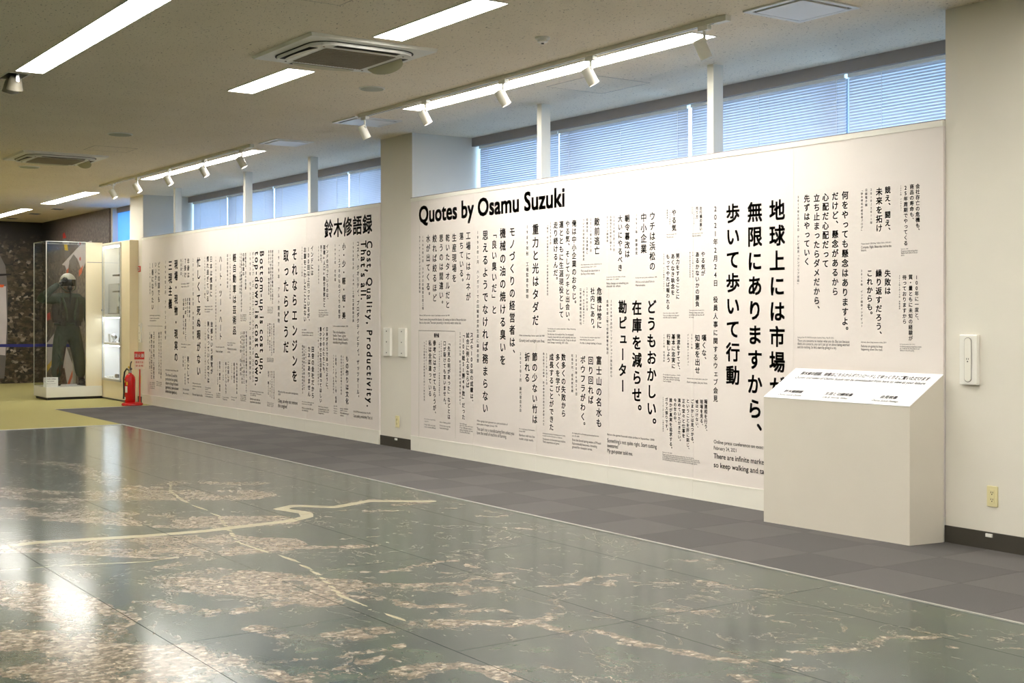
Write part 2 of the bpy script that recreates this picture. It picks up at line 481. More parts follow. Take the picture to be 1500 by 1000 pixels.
def onfloor(px, py):
    d = FWD + RGT * ((px - 750) / 1890); t = CAMH / ((py - 460) / 1890); return (d.x * t, d.y * t)
def tr(x0, y0, k, pts, w): return ([onfloor(x0 + a / k, y0 + c / k) for a, c in pts], w * (.8 if w > .08 else 1))
# the printed aerial photograph: settled valleys (centre line, half width in metres), read off a survey of the floor
VALLEYS = [
 tr(0, 600, 2, [(250, 400), (520, 415), (780, 395)], .30), tr(0, 600, 2, [(560, 500), (760, 505), (960, 520)], .22), tr(0, 600, 2, [(0, 700), (200, 720), (420, 760)], .40), tr(0, 600, 2, [(300, 250), (480, 250), (700, 250)], .35), tr(0, 600, 2, [(0, 240), (250, 260)], .3), tr(0, 600, 2, [(0, 520), (150, 560), (300, 620)], .22),
 tr(0, 600, 2, [(0, 300), (300, 315), (560, 330), (760, 325)], .30), tr(0, 600, 2, [(0, 400), (300, 400), (600, 380), (700, 390)], .26), tr(0, 600, 2, [(450, 230), (520, 212), (640, 215), (760, 215)], .10),
 tr(0, 600, 2, [(60, 150), (200, 160), (420, 240)], .14), tr(0, 600, 2, [(480, 460), (620, 432), (800, 405), (960, 402), (1090, 398)], .05),
 tr(0, 600, 2, [(480, 490), (620, 470), (760, 480), (950, 500), (1150, 515), (1330, 530), (1500, 525)], .085), tr(0, 600, 2, [(560, 520), (760, 530), (950, 560)], .15),
 tr(0, 600, 2, [(750, 640), (900, 670), (1100, 645), (1300, 625), (1500, 625)], .06), tr(0, 600, 2, [(0, 560), (200, 600), (430, 700), (640, 740)], .09), tr(0, 600, 2, [(0, 660), (150, 690), (300, 760), (420, 790)], .12),
 tr(0, 600, 2, [(430, 560), (600, 600), (760, 580), (860, 560)], .06), tr(0, 600, 2, [(780, 740), (1000, 722), (1130, 700), (1180, 690)], .03), tr(0, 600, 2, [(1140, 800), (1230, 770), (1350, 750), (1500, 765)], .04),
 tr(0, 600, 2, [(520, 690), (650, 720), (800, 770), (880, 800)], .05), tr(0, 600, 2, [(1020, 475), (1200, 470), (1340, 480)], .02),
 tr(500, 640, 2.778, [(0, 265), (130, 255), (370, 262)], .028), tr(500, 640, 2.778, [(240, 275), (330, 265)], .06), tr(500, 640, 2.778, [(0, 298), (200, 300), (430, 290), (520, 285), (640, 310), (700, 305)], .03),
 tr(500, 640, 2.778, [(0, 415), (130, 405), (290, 390)], .018), tr(500, 640, 2.778, [(0, 520), (120, 512), (240, 505)], .012), tr(500, 640, 2.778, [(0, 548), (200, 548), (310, 520), (450, 500), (540, 530)], .022),
 tr(500, 640, 2.778, [(0, 602), (200, 604), (400, 606), (470, 600)], .07), tr(500, 640, 2.778, [(450, 603), (560, 572), (690, 550), (740, 548)], .022), tr(500, 640, 2.778, [(450, 640), (620, 630), (800, 610), (960, 600), (1010, 572), (1110, 560), (1200, 552), (1340, 535)], .03),
 tr(500, 640, 2.778, [(1000, 590), (1060, 600), (1200, 590), (1389, 594)], .012), tr(500, 640, 2.778, [(0, 645), (200, 665), (320, 692), (480, 682)], .04), tr(500, 640, 2.778, [(0, 822), (200, 785), (300, 755), (500, 752), (700, 765), (870, 725)], .05),
 tr(500, 640, 2.778, [(820, 765), (900, 785), (960, 800), (1040, 785), (1110, 810), (1200, 840), (1389, 872)], .028), tr(500, 640, 2.778, [(0, 942), (120, 910), (180, 880), (230, 850)], .025), tr(500, 640, 2.778, [(120, 990), (280, 940), (470, 922), (620, 960), (700, 985)], .04),
 tr(500, 640, 2.778, [(890, 700), (1050, 710), (1200, 705), (1389, 715)], .008), tr(500, 640, 2.778, [(820, 930), (880, 955)], .018), tr(500, 640, 2.778, [(550, 320), (640, 325), (700, 310)], .02), tr(500, 640, 2.778, [(640, 365), (780, 375)], .02),
 tr(500, 640, 2.778, [(680, 530), (760, 545), (800, 520), (980, 515)], .012), tr(500, 640, 2.778, [(500, 710), (600, 700), (680, 710)], .03),
 tr(1000, 700, 3, [(0, 455), (70, 450), (140, 460)], .012), tr(1000, 700, 3, [(100, 490), (230, 490), (340, 485), (420, 495), (560, 480), (690, 485)], .012), tr(1000, 700, 3, [(0, 365), (100, 360), (220, 355)], .006),
 tr(1000, 700, 3, [(0, 590), (120, 596), (250, 607), (440, 605)], .007), tr(1000, 700, 3, [(390, 627), (480, 632)], .006), tr(1000, 700, 3, [(0, 768), (100, 785), (250, 805), (400, 800), (470, 790)], .032),
 tr(1000, 700, 3, [(400, 755), (560, 770), (700, 765)], .008), tr(1000, 700, 3, [(700, 765), (830, 740), (880, 700), (1000, 700), (1130, 700)], .026), tr(1000, 700, 3, [(530, 625), (630, 635)], .018),
 tr(1000, 700, 3, [(1180, 745), (1240, 722)], .016), tr(1000, 700, 3, [(1300, 745), (1500, 750)], .006), tr(1000, 700, 3, [(230, 870), (300, 890)], .02), tr(1000, 700, 3, [(490, 830), (600, 836)], .008), tr(1000, 700, 3, [(740, 480), (840, 495), (900, 512)], .012),
]
RIVERS = [tr(0, 600, 2, [(0, 402), (110, 388), (400, 371), (600, 355), (740, 338), (850, 325), (900, 313), (895, 302), (820, 290), (860, 281), (980, 285), (1080, 267), (1260, 268)], .045),
 tr(0, 600, 2, [(0, 470), (200, 455), (430, 445), (560, 425)], .012), tr(0, 600, 2, [(500, 210), (500, 240), (540, 268), (640, 310), (700, 390), (860, 440), (930, 480), (1000, 545), (1100, 590), (1200, 620)], .012)]
def reach(gx, gy, lines):
    best = np.full(gx.shape, -9.0)
    for pts, w in lines:
        for (ax, ay), (bx, by) in zip(pts, pts[1:]):
            dx, dy = bx - ax, by - ay; t = np.clip(((gx - ax) * dx + (gy - ay) * dy) / (dx * dx + dy * dy), 0, 1)
            best = np.maximum(best, w - np.hypot(gx - ax - t * dx, gy - ay - t * dy))
    return best
def map_panel(x0, x1, y0, y1):
    seen = x0 < -2.0 and y1 > .2
    q = .028 if seen else .6
    nx = max(1, int((x1 - x0) / q)); ny = max(1, int((y1 - y0) / q))
    X, Y = np.meshgrid(np.linspace(x0, x1, nx + 1), np.linspace(y0, y1, ny + 1)); n = X.size
    co = np.zeros((n + 8, 3)); co[:n, 0] = X.ravel(); co[:n, 1] = Y.ravel()
    c4 = [(x0, y0), (x1, y0), (x1, y1), (x0, y1)]
    for i, (a, c) in enumerate(c4): co[n + i] = (a, c, 0); co[n + 4 + i] = (a, c, -.012)
    i = np.arange(nx)[None, :] + (nx + 1) * np.arange(ny)[:, None]
    f = np.stack([i, i + 1, i + nx + 2, i + nx + 1], -1).reshape(-1, 4).tolist()
    f += [(n + k, n + 4 + k, n + 4 + (k + 1) % 4, n + (k + 1) % 4) for k in range(4)]
    me = bpy.data.meshes.new('map_panel'); me.from_pydata(co.tolist(), [], f)
    for nm, ls in (('settled', VALLEYS), ('river', RIVERS)):
        at = me.attributes.new(nm, 'FLOAT', 'POINT')
        v = np.clip(reach(co[:, 0], co[:, 1], ls), -.6, .6) if seen else np.full(n + 8, -.3)
        at.data.foreach_set('value', v.astype(np.float32))
    link('map_panel', me, 'map', floor)
for j in range(11):
    y1 = YE - .022 - .47 - .9 * (j - 1) if j else YE - .022; y0 = (YE - .022 - .47 - .9 * j)
    y0 = max(y0, -4.86)
    off = -4.40 if j < 3 else (-5.155 if j % 2 else -4.40)
    xs = [-15.766] + [off + 1.8 * k for k in range(-6, 5) if -15.766 < off + 1.8 * k < XR] + [XR]
    if y1 - y0 < .05: continue
    for x0, x1 in zip(xs, xs[1:]): map_panel(x0 + .0018, x1 - .0018, y0 + .0018, y1 - .0018)

# ------------------------------------------------------------------ windows and blinds
def window(n, x0, x1, yh=YH, blinds=(), far=False):
    yg = yh + (.20 if not far else .06)
    f = B(); wall_frame(f, x0, x1, .9 if not far else 2.0, ZC - .02, yg, yg + .05, .05)
    k = max(1, round((x1 - x0) / 1.6))
    for i in range(1, k): f.box(x0 + (x1 - x0) * i / k - .05, x0 + (x1 - x0) * i / k + .05, yg, yg + .05, .95 if not far else 2.05, ZC - .07)
    root = f.done('window_%d' % n, 'frame', kind='structure', label='aluminium framed window behind the blinds')
    box('pane', 'pane', x0 + .05, x1 - .05, yg + .02, yg + .026, .95 if not far else 2.05, ZC - .07, root)
    portal(x0, x1, yg + .12, .9, ZC)
    h = B().box(x0, x1, yh, yh + .04, ZC - .088, ZC)
    h.done('trim_%d' % (n + 1), 'header', kind='structure', label='grey blind box along the top of the strip window')
window(1, -22.08, -19.6, 6.92, far=True)
box('wall_sill', 'wall', -22.05, -19.945, 6.90, 7.45, -.012, 2.0, kind='structure')
window(2, -19.325, -11.844)
window(3, -11.193, -4.872)
tag(box('roller_shade', 'roller', -22.05, -19.945, 6.945, 6.948, 2.0, ZC - .05), 'plain blue-lit roller shade above the white display cabinet', 'shade')

def blind(x0, x1, label, z1=3.06, z0=1.05, strings=()):
    w = x1 - x0; y = YH + .085
    root = empty('venetian_blind', (x0, y, z1), label=label, cat='blind', group='horizontal slat blinds in the strip windows')
    B().box(0, w, -.02, .02, 0, .035).done('head_rail', 'white', root)
    bm = B(); n = int((z1 - z0) / .0215)
    for i in range(n):
        z = -.012 - i * .0215
        for (ya, za, yb, zb) in ((-.0052, -.0130, -.003, .0005), (-.003, .0005, .0042, .0130)):
            q = [(0, ya, z + za), (w, ya, z + za), (w, yb, z + zb), (0, yb, z + zb)]
            bm.bm.faces.new([bm.bm.verts.new(p) for p in q])
    bm.done('slats', 'slat', root, kind='stuff')
    for s in strings:
        B().cyl((s - x0, -.014, -(z1 - z0)), (s - x0, -.014, 0), .0022, n=5).done('ladder_cord', 'white', root)
    B().box(0, w, -.012, .012, -(z1 - z0) - .03, -(z1 - z0) - .01).done('bottom_rail', 'white', root)
blind(-11.16, -9.80, 'blue-grey slat blind against the right side of the column between the panels', strings=(-11.0, -10.1))
blind(-9.79, -7.995, 'widest slat blind between the two middle struts above the large panel', strings=(-9.63, -8.87, -8.12))
blind(-7.95, -6.32, 'slat blind right of the bright gap, crossed by the rightmost strut', strings=(-7.18, -6.40))
blind(-6.29, -4.90, 'slat blind farthest right, ending at the right wall', strings=(-5.99, -5.1))
blind(-19.30, -17.95, 'slat blind farthest left above the smaller panel', strings=(-19.0, -18.2))
blind(-17.93, -16.3, 'second slat blind from the left above the smaller panel', strings=(-17.6, -16.6))
blind(-16.27, -14.1, 'slat blind crossed by the two middle struts of the smaller panel', strings=(-16.0, -14.4))
blind(-14.07, -11.87, 'slat blind touching the left side of the column between the panels', strings=(-13.8, -12.2))

# ------------------------------------------------------------------ graphic panels
def panel(x0, x1, joints, label, struts):
    root = empty('partition_wall', (0, 0, 0), label=label, cat='partition', group=None)
    root.location = ((x0 + x1) / 2, YP, 0); inv = Vector(root.location)
    def put(o): o.location = -inv; return o
    xs = [x0] + joints + [x1]
    for a, c in zip(xs, xs[1:]):
        put(B().box(a + .0008, c - .0008, YP, YP + .03, .145, 2.475).done('panel_sheet', 'panel', root))
        put(B().box(a + .0008, c - .0008, YP - .004, YP + .03, 0, .143).done('kick_board', 'rail', root))
    put(B().box(x0, x1, YP - .006, YP + .032, .136, .146).done('lower_trim', 'rail', root))
    put(B().box(x0, x1, YP - .005, YP + .05, 2.475, 2.51).done('top_rail', 'rail', root))
    put(B().box(x0, x1, YP - .006, YP + .05, 2.51, 2.516).done('top_edge', 'header', root))
    for a in struts:
        put(B().box(a, a + .065, YP + .034, YP + .034 + .095, 2.516, ZC).done('support_post', 'rail', root))
    return root, inv
jr = [-11.024] + [-11.024 + .991 * k for k in range(1, 6)]
PR, invR = panel(-11.188, -4.876, [j for j in jr if j < -5], 'large white quote wall panel with the English title, right of the column', [-9.075, -6.945])
jl = [-18.6, -17.6, -16.6, -15.6, -14.6, -13.6, -12.6]
PL, invL = panel(-19.322, -11.848, jl, 'smaller-looking white quote wall panel with the Japanese title, left of the column', [-18.05, -15.51, -13.62])

def P_(px, py): return onwall(px, py)
def quote(parent, inv, cols, lines=(), rules=(), mat='ink'):
    """cols: (x, top, bottom, text, weight, glyph share) in survey pixels"""
    ink = Ink(lambda x, z: (x - inv.x, -.0012, z))
    for c in cols:
        px, t, bt, s = c[:4]; bold = c[4] if len(c) > 4 else .02; k = c[5] if len(c) > 5 else .88
        x = P_(px, t)[0]
        ink.column(x, P_(px, t)[1], P_(px, bt)[1], s, bold, k, each=parent if bold >= .0265 else None)
    for l in lines:
        xa, xb, y, h, s = l[:5]; bold = l[5] if len(l) > 5 else 0
        a = P_(xa, y); c = P_(xb, y); hh = P_(xa, y)[1] - P_(xa, y + h)[1]
        ink.line(a[0], c[0], a[1] - hh * .37, s, hh * 1.5, bold)
    for (xa, ya, xb, yb) in rules:
        a = P_(xa, ya); c = P_(xb, yb); ink.rule(a[0], a[1], c[0], c[1] if abs(xb - xa) < 2 else a[1])
    if not ink.v: return None
    return ink.done('quote_text', mat, parent, kind='stuff')
D = (.0, .72)       # weight and spacing of the small date lines
def d_(x, t, b, s): return (x, t, b, s, .012, .82)
def m_(x, t, b, s): return (x, t, b, s, .026, .93)

def title(parent, inv, xa, xb, z, text, size, bold):
    g = glyph(text, bold); kx = (xb - xa) / max(v[0] for v in g[0])
    for i, ch in enumerate(text):
        if ch == ' ': continue
        a0 = max((v[0] for v in glyph(text[:i] + ch, 0)[0]), default=0) - max(v[0] for v in glyph(ch, 0)[0])
        ink = Ink(lambda x, zz: (x - inv.x, -.0012, zz)); ink.add(glyph(ch, bold), lambda a, b: (xa + (a0 + a) * kx, z + b * size)); ink.done('title_letter', 'ink', parent)
title(PR, invR, -11.035, -8.63, 2.258, 'Quotes by Osamu Suzuki', .228, .038)
def title_jp():
    xa, xb = -13.13, -11.993; em = (xb - xa) / 5
    for i, ch in enumerate('鈴木修語録'):
        ink = Ink(lambda x, z: (x - invL.x, -.0012, z)); g = glyph(ch, .03); cx = xa + em * (i + .5)
        ink.add(g, lambda a, c: (cx + (a - .5) * em * .95, 2.305 + (c - .37) * em * .95)); ink.done('title_letter', 'ink', PL)
title_jp()
Q = lambda cols, lines=(), rules=(), mat='ink': quote(PR, invR, cols, lines, rules, mat)
BG = .036; BM = .031
# the large panel, right to left
Q([(1140, 292, 583, '地球上には市場が', BG, .86), (1107.3, 295, 632, '無限にありますから、', BG, .86), (1075.2, 298, 564, '歩いて歩いて行動', BG, .86),
   (1049.8, 301, 588.5, '2021年2月24日　役員人事に関するウェブ会見', .02, .82)],
  [(1047, 1131, 647, 5, 'Online press conference on executive', .006), (1047, 1080.5, 656, 5, 'February 24, 2021', .006),
   (1047, 1128, 668, 7.2, 'There are infinite markets,', .012), (1047, 1129, 681, 7.2, 'so keep walking and take', .012)])
Q([(1239.6, 279.7, 484, '何をやっても懸念はありますよ。', BM, .9), (1225, 281.2, 433, 'だけど、懸念があるから', BM, .9), (1211, 282.6, 392.3, '心配だ心配だって', BM, .9),
   (1198, 284, 453, '立ち止まったらダメだから、', BM, .9), (1183.6, 285, 388.8, '先ずはやっていく', BM, .9), d_(1171, 286.4, 418.4, '2013年5月29日　テレビ東京「カンブリア宮殿」')],
  [(1170, 1223, 494, 2, 'Saying of the TV TOKYO program Cambria Palace, May 29, 2013'), (1170, 1246, 499, 3.6, 'There are concerns no matter what you do. But just because'),
   (1170, 1246, 503.5, 3.6, "there are concerns, you can't just go on about being worried"), (1170, 1227, 508.3, 3.6, "and do nothing. So let's start by giving it a try.")])
Q([(1302, 272.8, 338, '競え、闘え、', BM, .9), (1289.5, 274.8, 340, '未来を拓け', BM, .9), d_(1277.9, 275.7, 328.5, '2010～2011年'), d_(1270.6, 276.3, 302.4, '日経電子版'),
   d_(1264.3, 276.8, 340, '「鈴木修氏の経営者ブログ」')],
  [(1263, 1307, 357.5, 2, '"Osamu Suzuki\'s CEO Blog," Nikkei Online, 2010-2011'), (1263, 1307.5, 362.7, 3.4, 'Compete. Fight. Blaze the trail to the'), (1263, 1271, 367, 3.4, 'future.')])
Q([(1302, 394.6, 431.5, '失敗は', BM, .9), (1289, 394.3, 490, '繰り返すだろう、', BM, .9), (1275.6, 394.6, 461, 'これからも。', BM, .9), d_(1264, 394.6, 479.3, '2019年　インド関係インタビュー')],
  [(1263, 1300, 501, 2, 'Interview about doing business in India, 2019'), (1263, 1294.5, 507, 3.4, 'Failures are going to keep'), (1263, 1294.5, 511.5, 3.4, 'happening down the road.')])
Q([m_(1346, 269, 338, '会社存亡の危機も、'), m_(1337.4, 269.6, 322, '商品の寿命も、'), m_(1328.4, 271.3, 359.8, '25年周期でやってくる'), d_(1321.4, 271.3, 309, '1995年　インタビュー')],
  [(1321.5, 1332, 365, 1.6, 'Interview, 1995'), (1321.5, 1346, 368, 2.4, 'Dangerous crises and product'), (1321.5, 1346, 370.9, 2.4, 'lifespan both come in 25-year'), (1321.5, 1326.5, 374, 2.4, 'cycles.')])
Q([m_(1344.6, 402.5, 469, '100年に一度と、'), m_(1335.6, 401.9, 499, '質・量ともに未知の経験が'), m_(1326.6, 402.5, 474.4, '待っておりますから'), d_(1319.4, 402.5, 453.2, '2012年5月10日　決算発表')],
  [(1320, 1342, 504, 1.6, 'Earnings announcement, May 10, 2012'), (1320, 1351.5, 507.3, 2.4, 'A once-in-a-century experience awaits'), (1320, 1349, 510.2, 2.4, 'us, it will be the first time in our'), (1320, 1341, 513, 2.4, 'history in size and quality.')])
Q([m_(1028.3, 302, 338, 'お行儀の悪い'), m_(1022.6, 302.3, 320.3, '売り方'), d_(1018.4, 303, 328.5, '2000年3月27日'), d_(1015.6, 303, 313, '営業会議')],
  [(1015.5, 1031, 342.6, 1.6, 'Sales meeting, March 27, 2000'), (1015.5, 1028, 345.8, 2.4, 'Rude sales methods')])
Q([(989, 306.3, 338.7, 'やる気', .0262, .92), d_(983, 306.7, 330.7, '1999年新年、'), d_(979, 306.7, 320.3, '語録発表')],
  [(978, 992.5, 343.8, 1.6, 'New Year message, 1999'), (978, 988.5, 347.8, 2.4, 'The will to win.')])
Q([m_(1031.6, 368, 404.3, 'やる気が'), m_(1023.2, 368.3, 449.2, 'あるかないかの勝負'), d_(1016.5, 368.3, 406.5, '2012年11月8日'), d_(1012.4, 368.8, 406.5, '第2四半期決算発表記者会見')],
  [(1011, 1033, 454.5, 1.6, '2Q earnings announcement, November 8, 2012'), (1011, 1032, 458, 2.4, 'Winning or losing comes down'), (1011, 1033, 461.3, 2.4, 'to whether you have the will'), (1011, 1018, 464.5, 2.4, 'or not.')])
Q([m_(994.4, 370.7, 438.4, '努力をすることに'), m_(987.2, 371.2, 432.4, 'あくなき執念を'), m_(980, 372, 453.3, 'もってやれば報われる'), d_(974, 371.2, 426.9, '2007年　インド関係インタビュー')],
  [(973, 995, 458.6, 1.6, 'Interview about India, 2007'), (973, 996, 462, 2.2, 'If you are stubborn and obsessed'), (973, 993, 465, 2.2, "with effort, you'll be rewarded.")])
Q([m_(1033, 489.5, 527, '嘆くな、'), m_(1023.3, 489.5, 547.5, '知恵を出せ'), d_(1015, 488.8, 511.3, '2019年'), d_(1009.5, 488.8, 535.5, 'インド関係インタビュー')],
  [(1008, 1038, 554, 1.6, 'Interview about doing business in India, 2019'), (1008, 1038, 559.5, 2.6, "Don't complain. Use your brain.")])
Q([m_(995.5, 488.8, 541.5, '我流をすてて、'), m_(988, 488.8, 540, '基本に忠実に'), m_(980.8, 488.8, 530.8, '行動しよう'), d_(974.3, 488.8, 530, '1979年　社長方針')],
  [(973, 998, 548.5, 1.6, "President's policy, 1979"), (973, 997, 552, 2.2, 'Forget about doing things your'), (973, 997, 555, 2.2, 'own way, and act by being'), (973, 985, 558, 2.2, 'true to basics.')])
Q([m_(1035.5, 584.5, 631.5, '報連相を行う、'), m_(1029.3, 585, 623, '現場を見る、'), m_(1022.5, 585, 626.5, '嘘はつけない、'), m_(1015.8, 584.5, 649, 'ごまかしは見つかる、'),
   m_(1009.3, 583.8, 658, 'ということを肝に銘じ、'), m_(1003, 583.8, 641.3, '正々堂々と仕事を'), m_(996.8, 583, 646, '進めていただきたい。'), m_(990.5, 583, 618.5, '今の世の中、'),
   m_(984.3, 582.5, 657, '誰かが真実を追求する。'), m_(978, 581.8, 630, 'ガラス張りです。'), d_(973, 581, 632, '2004年2月20日　三重県鈴鹿市')],
  [(972, 986, 662, 1.6, 'February 20, 2004'), (972, 1018, 665, 2, 'Report, contact and consult. See the workplace first. You must not lie,'), (972, 1026, 667.5, 2, 'and deception will be found out; take this to heart and do your work in an honest way.'),
   (972, 1027, 670, 2, 'In this world there is always someone who is looking for the truth of the matter at hand,'), (972, 1023, 672.6, 2, 'so everything we do is seen as clearly as through glass.')])
Q([(956, 438.4, 621.5, 'どうもおかしい。', BG, .88), (934.5, 439.6, 602, '在庫を減らせ。', BG, .88), (913.6, 439.4, 575, '勘ピューター', BG, .88),
   d_(897, 438.7, 552.5, '2008年9月のリーマンショック発生前から'), d_(891.4, 439, 518.8, '危機を感じ取り在庫調整を指示')],
  [(891, 960, 636, 2.6, 'Before the global financial crisis strikes in September 2008'), (891, 963.5, 645.2, 5.4, "Something's not quite right. Start cutting", .006), (891, 907, 652.6, 5.4, 'inventories!', .006), (891, 928.5, 660, 5.4, 'My gut-puter told me.', .006)])
Q([(957.2, 310, 396.4, 'ウチは浜松の', .0262, .9), (944.5, 311.7, 371.2, '中小企業', .0262, .9), d_(933.9, 312.4, 373.3, '1991年　新春会見')],
  [(932.5, 964, 407, 2, 'At the new year press conference, 1991'), (932.5, 960, 413.2, 3, "We're a mid-sized firm in"), (932.5, 947, 418, 3, 'Hamamatsu.')])
Q([(920.4, 314, 377.7, '朝令暮改は', .0262, .9), (910, 315, 397.5, '大いにやるべき', .0262, .9), d_(901, 315.7, 367.8, '2006年2月17日'), d_(896.2, 315.9, 366.7, '浜岡地区の移転に関する'), d_(891.2, 316.3, 354.6, 'オンライン講演会')],
  [(890, 918, 406, 1.8, 'Lecture on the relocation of sites,'), (890, 908, 409.4, 1.8, 'February 17, 2006'), (890, 922, 415.5, 3, 'Policy changes are something you'), (890, 911, 419.5, 3, 'should do often.')])
Q([(876, 318.3, 373.3, '敵前逃亡', .0262, .9), d_(867, 319, 369, '2011年4月1日'), d_(861.7, 319.4, 372.2, '組織改定・人事異動に'), d_(856.4, 320, 382, 'ついての浜松での記者会見')],
  [(852.4, 883, 388, 1.8, 'At a Hamamatsu press conference on'), (852.4, 875, 391.5, 1.8, 'personnel changes, April 1, 2011'), (852.4, 880, 397.3, 3, 'This would be desertion in'), (852.4, 873, 401.5, 3, 'the face of the enemy.')])
Q([(842.5, 321.6, 445, '俺は中小企業のおやじ。', .0262, .92), (833, 322.7, 470.8, 'やる気、そしてツキと出会い、', .0262, .92), (823.8, 323.4, 465.8, '運とともに生涯現役として', .0262, .92), (815.5, 324.3, 410.5, '走り続けるんだ。', .0262, .92),
   d_(808, 325, 358, '2009年2月'), d_(803.6, 327.8, 432.8, '「俺は、中小企業のおやじ」日本経済新聞出版社刊')],
  [(803.7, 845, 481.5, 1.8, "'I'm the boss of a medium-sized firm', Nikkei Publishing,"), (803.7, 815, 484.8, 1.8, 'February 2009'), (803.7, 842, 489.5, 2.8, "I'm the boss of a medium firm. I'm motivated,"),
   (803.7, 845, 493.5, 2.8, 'I meet by chance with luck, and I constantly meet new'), (803.7, 845, 497.5, 2.8, "people. With fortune by my side, I'll stay on the job"), (803.7, 834, 501.4, 2.8, 'and keep running till I die.')])
Q([(879.5, 420.6, 481.5, '危機は常に', .0262, .92), (869.6, 421, 481.5, '社内にあり。', .0262, .92), d_(861.5, 420.6, 455, '2009年2月'), d_(856.6, 421, 476, '「俺は、中小企業のおやじ」'), d_(852, 422, 476, '日本経済新聞出版社刊')],
  [(851, 881, 494, 1.8, "'I'm the boss of a medium-sized firm'"), (851, 872, 497.5, 1.8, 'Nikkei Publishing, February 2009'), (851, 883, 502.3, 2.8, 'A crisis is always lurking in house.')])
Q([(786, 327.8, 477, '重力と光はタダだ', .026, .86), d_(773.9, 329, 437, '1989年秋　工場監査を開始')],
  [(762, 799, 491.2, 2.2, 'When commencing a factory audit, fall 1989'), (762, 799.5, 498.8, 4, 'Gravity and sunlight are free.')])
Q([(878.9, 521, 625.9, '富士山の名水も', .0262, .88), (866.9, 521.7, 591.8, '回り回れば', .0262, .88), (855.4, 520.6, 623, 'ボウフラがわく。', .0262, .88), d_(845.7, 518.7, 579.2, '2000年6月29日'), d_(839.8, 518.3, 574.6, '社長交代、会長就任期')],
  [(839.7, 879, 634, 1.9, 'On stepping down as President and becoming Chairman,'), (839.7, 850, 638, 1.9, 'June 29, 2000'), (839.7, 882, 644, 3.3, 'Even the famed spring waters of Mount'), (839.7, 876, 649.2, 3.3, 'Fuji eventually becomes a breeding'), (839.7, 869, 654.3, 3.3, 'ground for mosquito larvae.')])
Q([m_(827, 517.6, 610.7, '数多くの失敗から'), m_(818.6, 517.8, 581, '多くを学び、'), m_(809.4, 517.6, 630.5, '成長することができた'), d_(802.3, 516.7, 563, '2021年6月25日'), d_(797.9, 516, 622.9, '株主総会での挨拶　鈴木修会長の退任が承認された')],
  [(796.5, 830, 634.3, 1.8, 'At the general meeting of shareholders, June 25, 2021,'), (796.5, 825, 637.6, 1.8, 'on approval of his retirement as Chairman'), (796.5, 830, 642.6, 2.8, "I've learned a lot from my many mistakes."), (796.5, 821, 646.6, 2.8, "That's experience as I grow.")])
Q([(784.8, 516, 620.6, '節の少ない竹は', .026, .88), (773.8, 516, 559.7, '折れる', .026, .88), d_(764, 515.5, 603.3, '2007年1月　副代理店大会')],
  [(762, 785, 627.6, 1.9, 'At a conference of sub-dealers,'), (762, 771, 631, 1.9, 'January 2007'), (762, 785, 637, 3.3, 'Bamboo with too few'), (762, 783, 642.2, 3.3, 'nodes snaps easily.')])
Q([(751.8, 332, 517.5, 'モノづくりの経営者は、', .027, .84), (738, 333.7, 534.8, '機械の油の焼ける臭いを', .027, .84), (725.4, 335.5, 460.3, '「良い臭いだ」と', .027, .84), (712.3, 337, 605.2, '思えるようでなければ務まらない', .027, .84),
   d_(701.4, 337.5, 530.9, '1990年1月　ハンガリーでの四輪車合弁生産に基本合意')],
  [(700, 745, 616, 2.6, 'When signing a basic agreement on a joint production of'), (700, 730, 620.8, 2.6, 'automobiles in Hungary, January 1990'), (700, 754.5, 628, 4.8, "You can't run a manufacturing firm unless you", .004), (700, 743.5, 633.8, 4.8, 'love the smell of machine oil burning.', .004)])
Q([(687.4, 338.8, 440.9, '工場にはカネが', .022, .84), (677.5, 340.3, 412.5, '落ちている。', .022, .84), (666.9, 341.9, 413.6, '生産現場を', .022, .84), (657.2, 342.5, 451.9, '乾いたタオルだと', .022, .84), (647.8, 343, 445, '思うのは間違い。', .022, .84),
   (638.1, 343.2, 442.2, '絞れば絞るほど', .022, .84), (628.6, 343.6, 432.5, '水が出てくる。', .022, .84), d_(620.9, 344.7, 453.7, '1989年4月　カナダの四輪車生産工場'), d_(616.2, 345.2, 429, 'カミ・オートモティブ社の生産開始')],
  [(615.6, 660, 462, 2, 'When the CAMI Automotive car plant in Canada begins production, April 1989'), (615.6, 684, 468, 3.2, "There's money lying around the factory. It's wasting to think of the production"), (615.6, 677, 472.6, 3.2, 'line as a dry towel. The more you wring it, the more water comes out.')])
Q([m_(692.4, 486.4, 588.5, 'スズキ100年の成績は、'), m_(686.5, 486.8, 568, '試合に例えるならば'), m_(680.3, 486, 614.5, '「100戦51勝49敗」だった'), d_(675.5, 486, 593, '2020年3月　創立百周年の感想を聞かれて')],
  [(675, 685, 620.2, 1.6, 'March 2020, asked'), (675, 694, 622.8, 1.6, 'about the 100th anniversary'), (675, 693, 626, 2.4, 'If our 100 years were a'), (675, 694, 629.2, 2.4, 'series of matches, we won'), (675, 690, 632.4, 2.4, '51 and lost 49 of them.')])
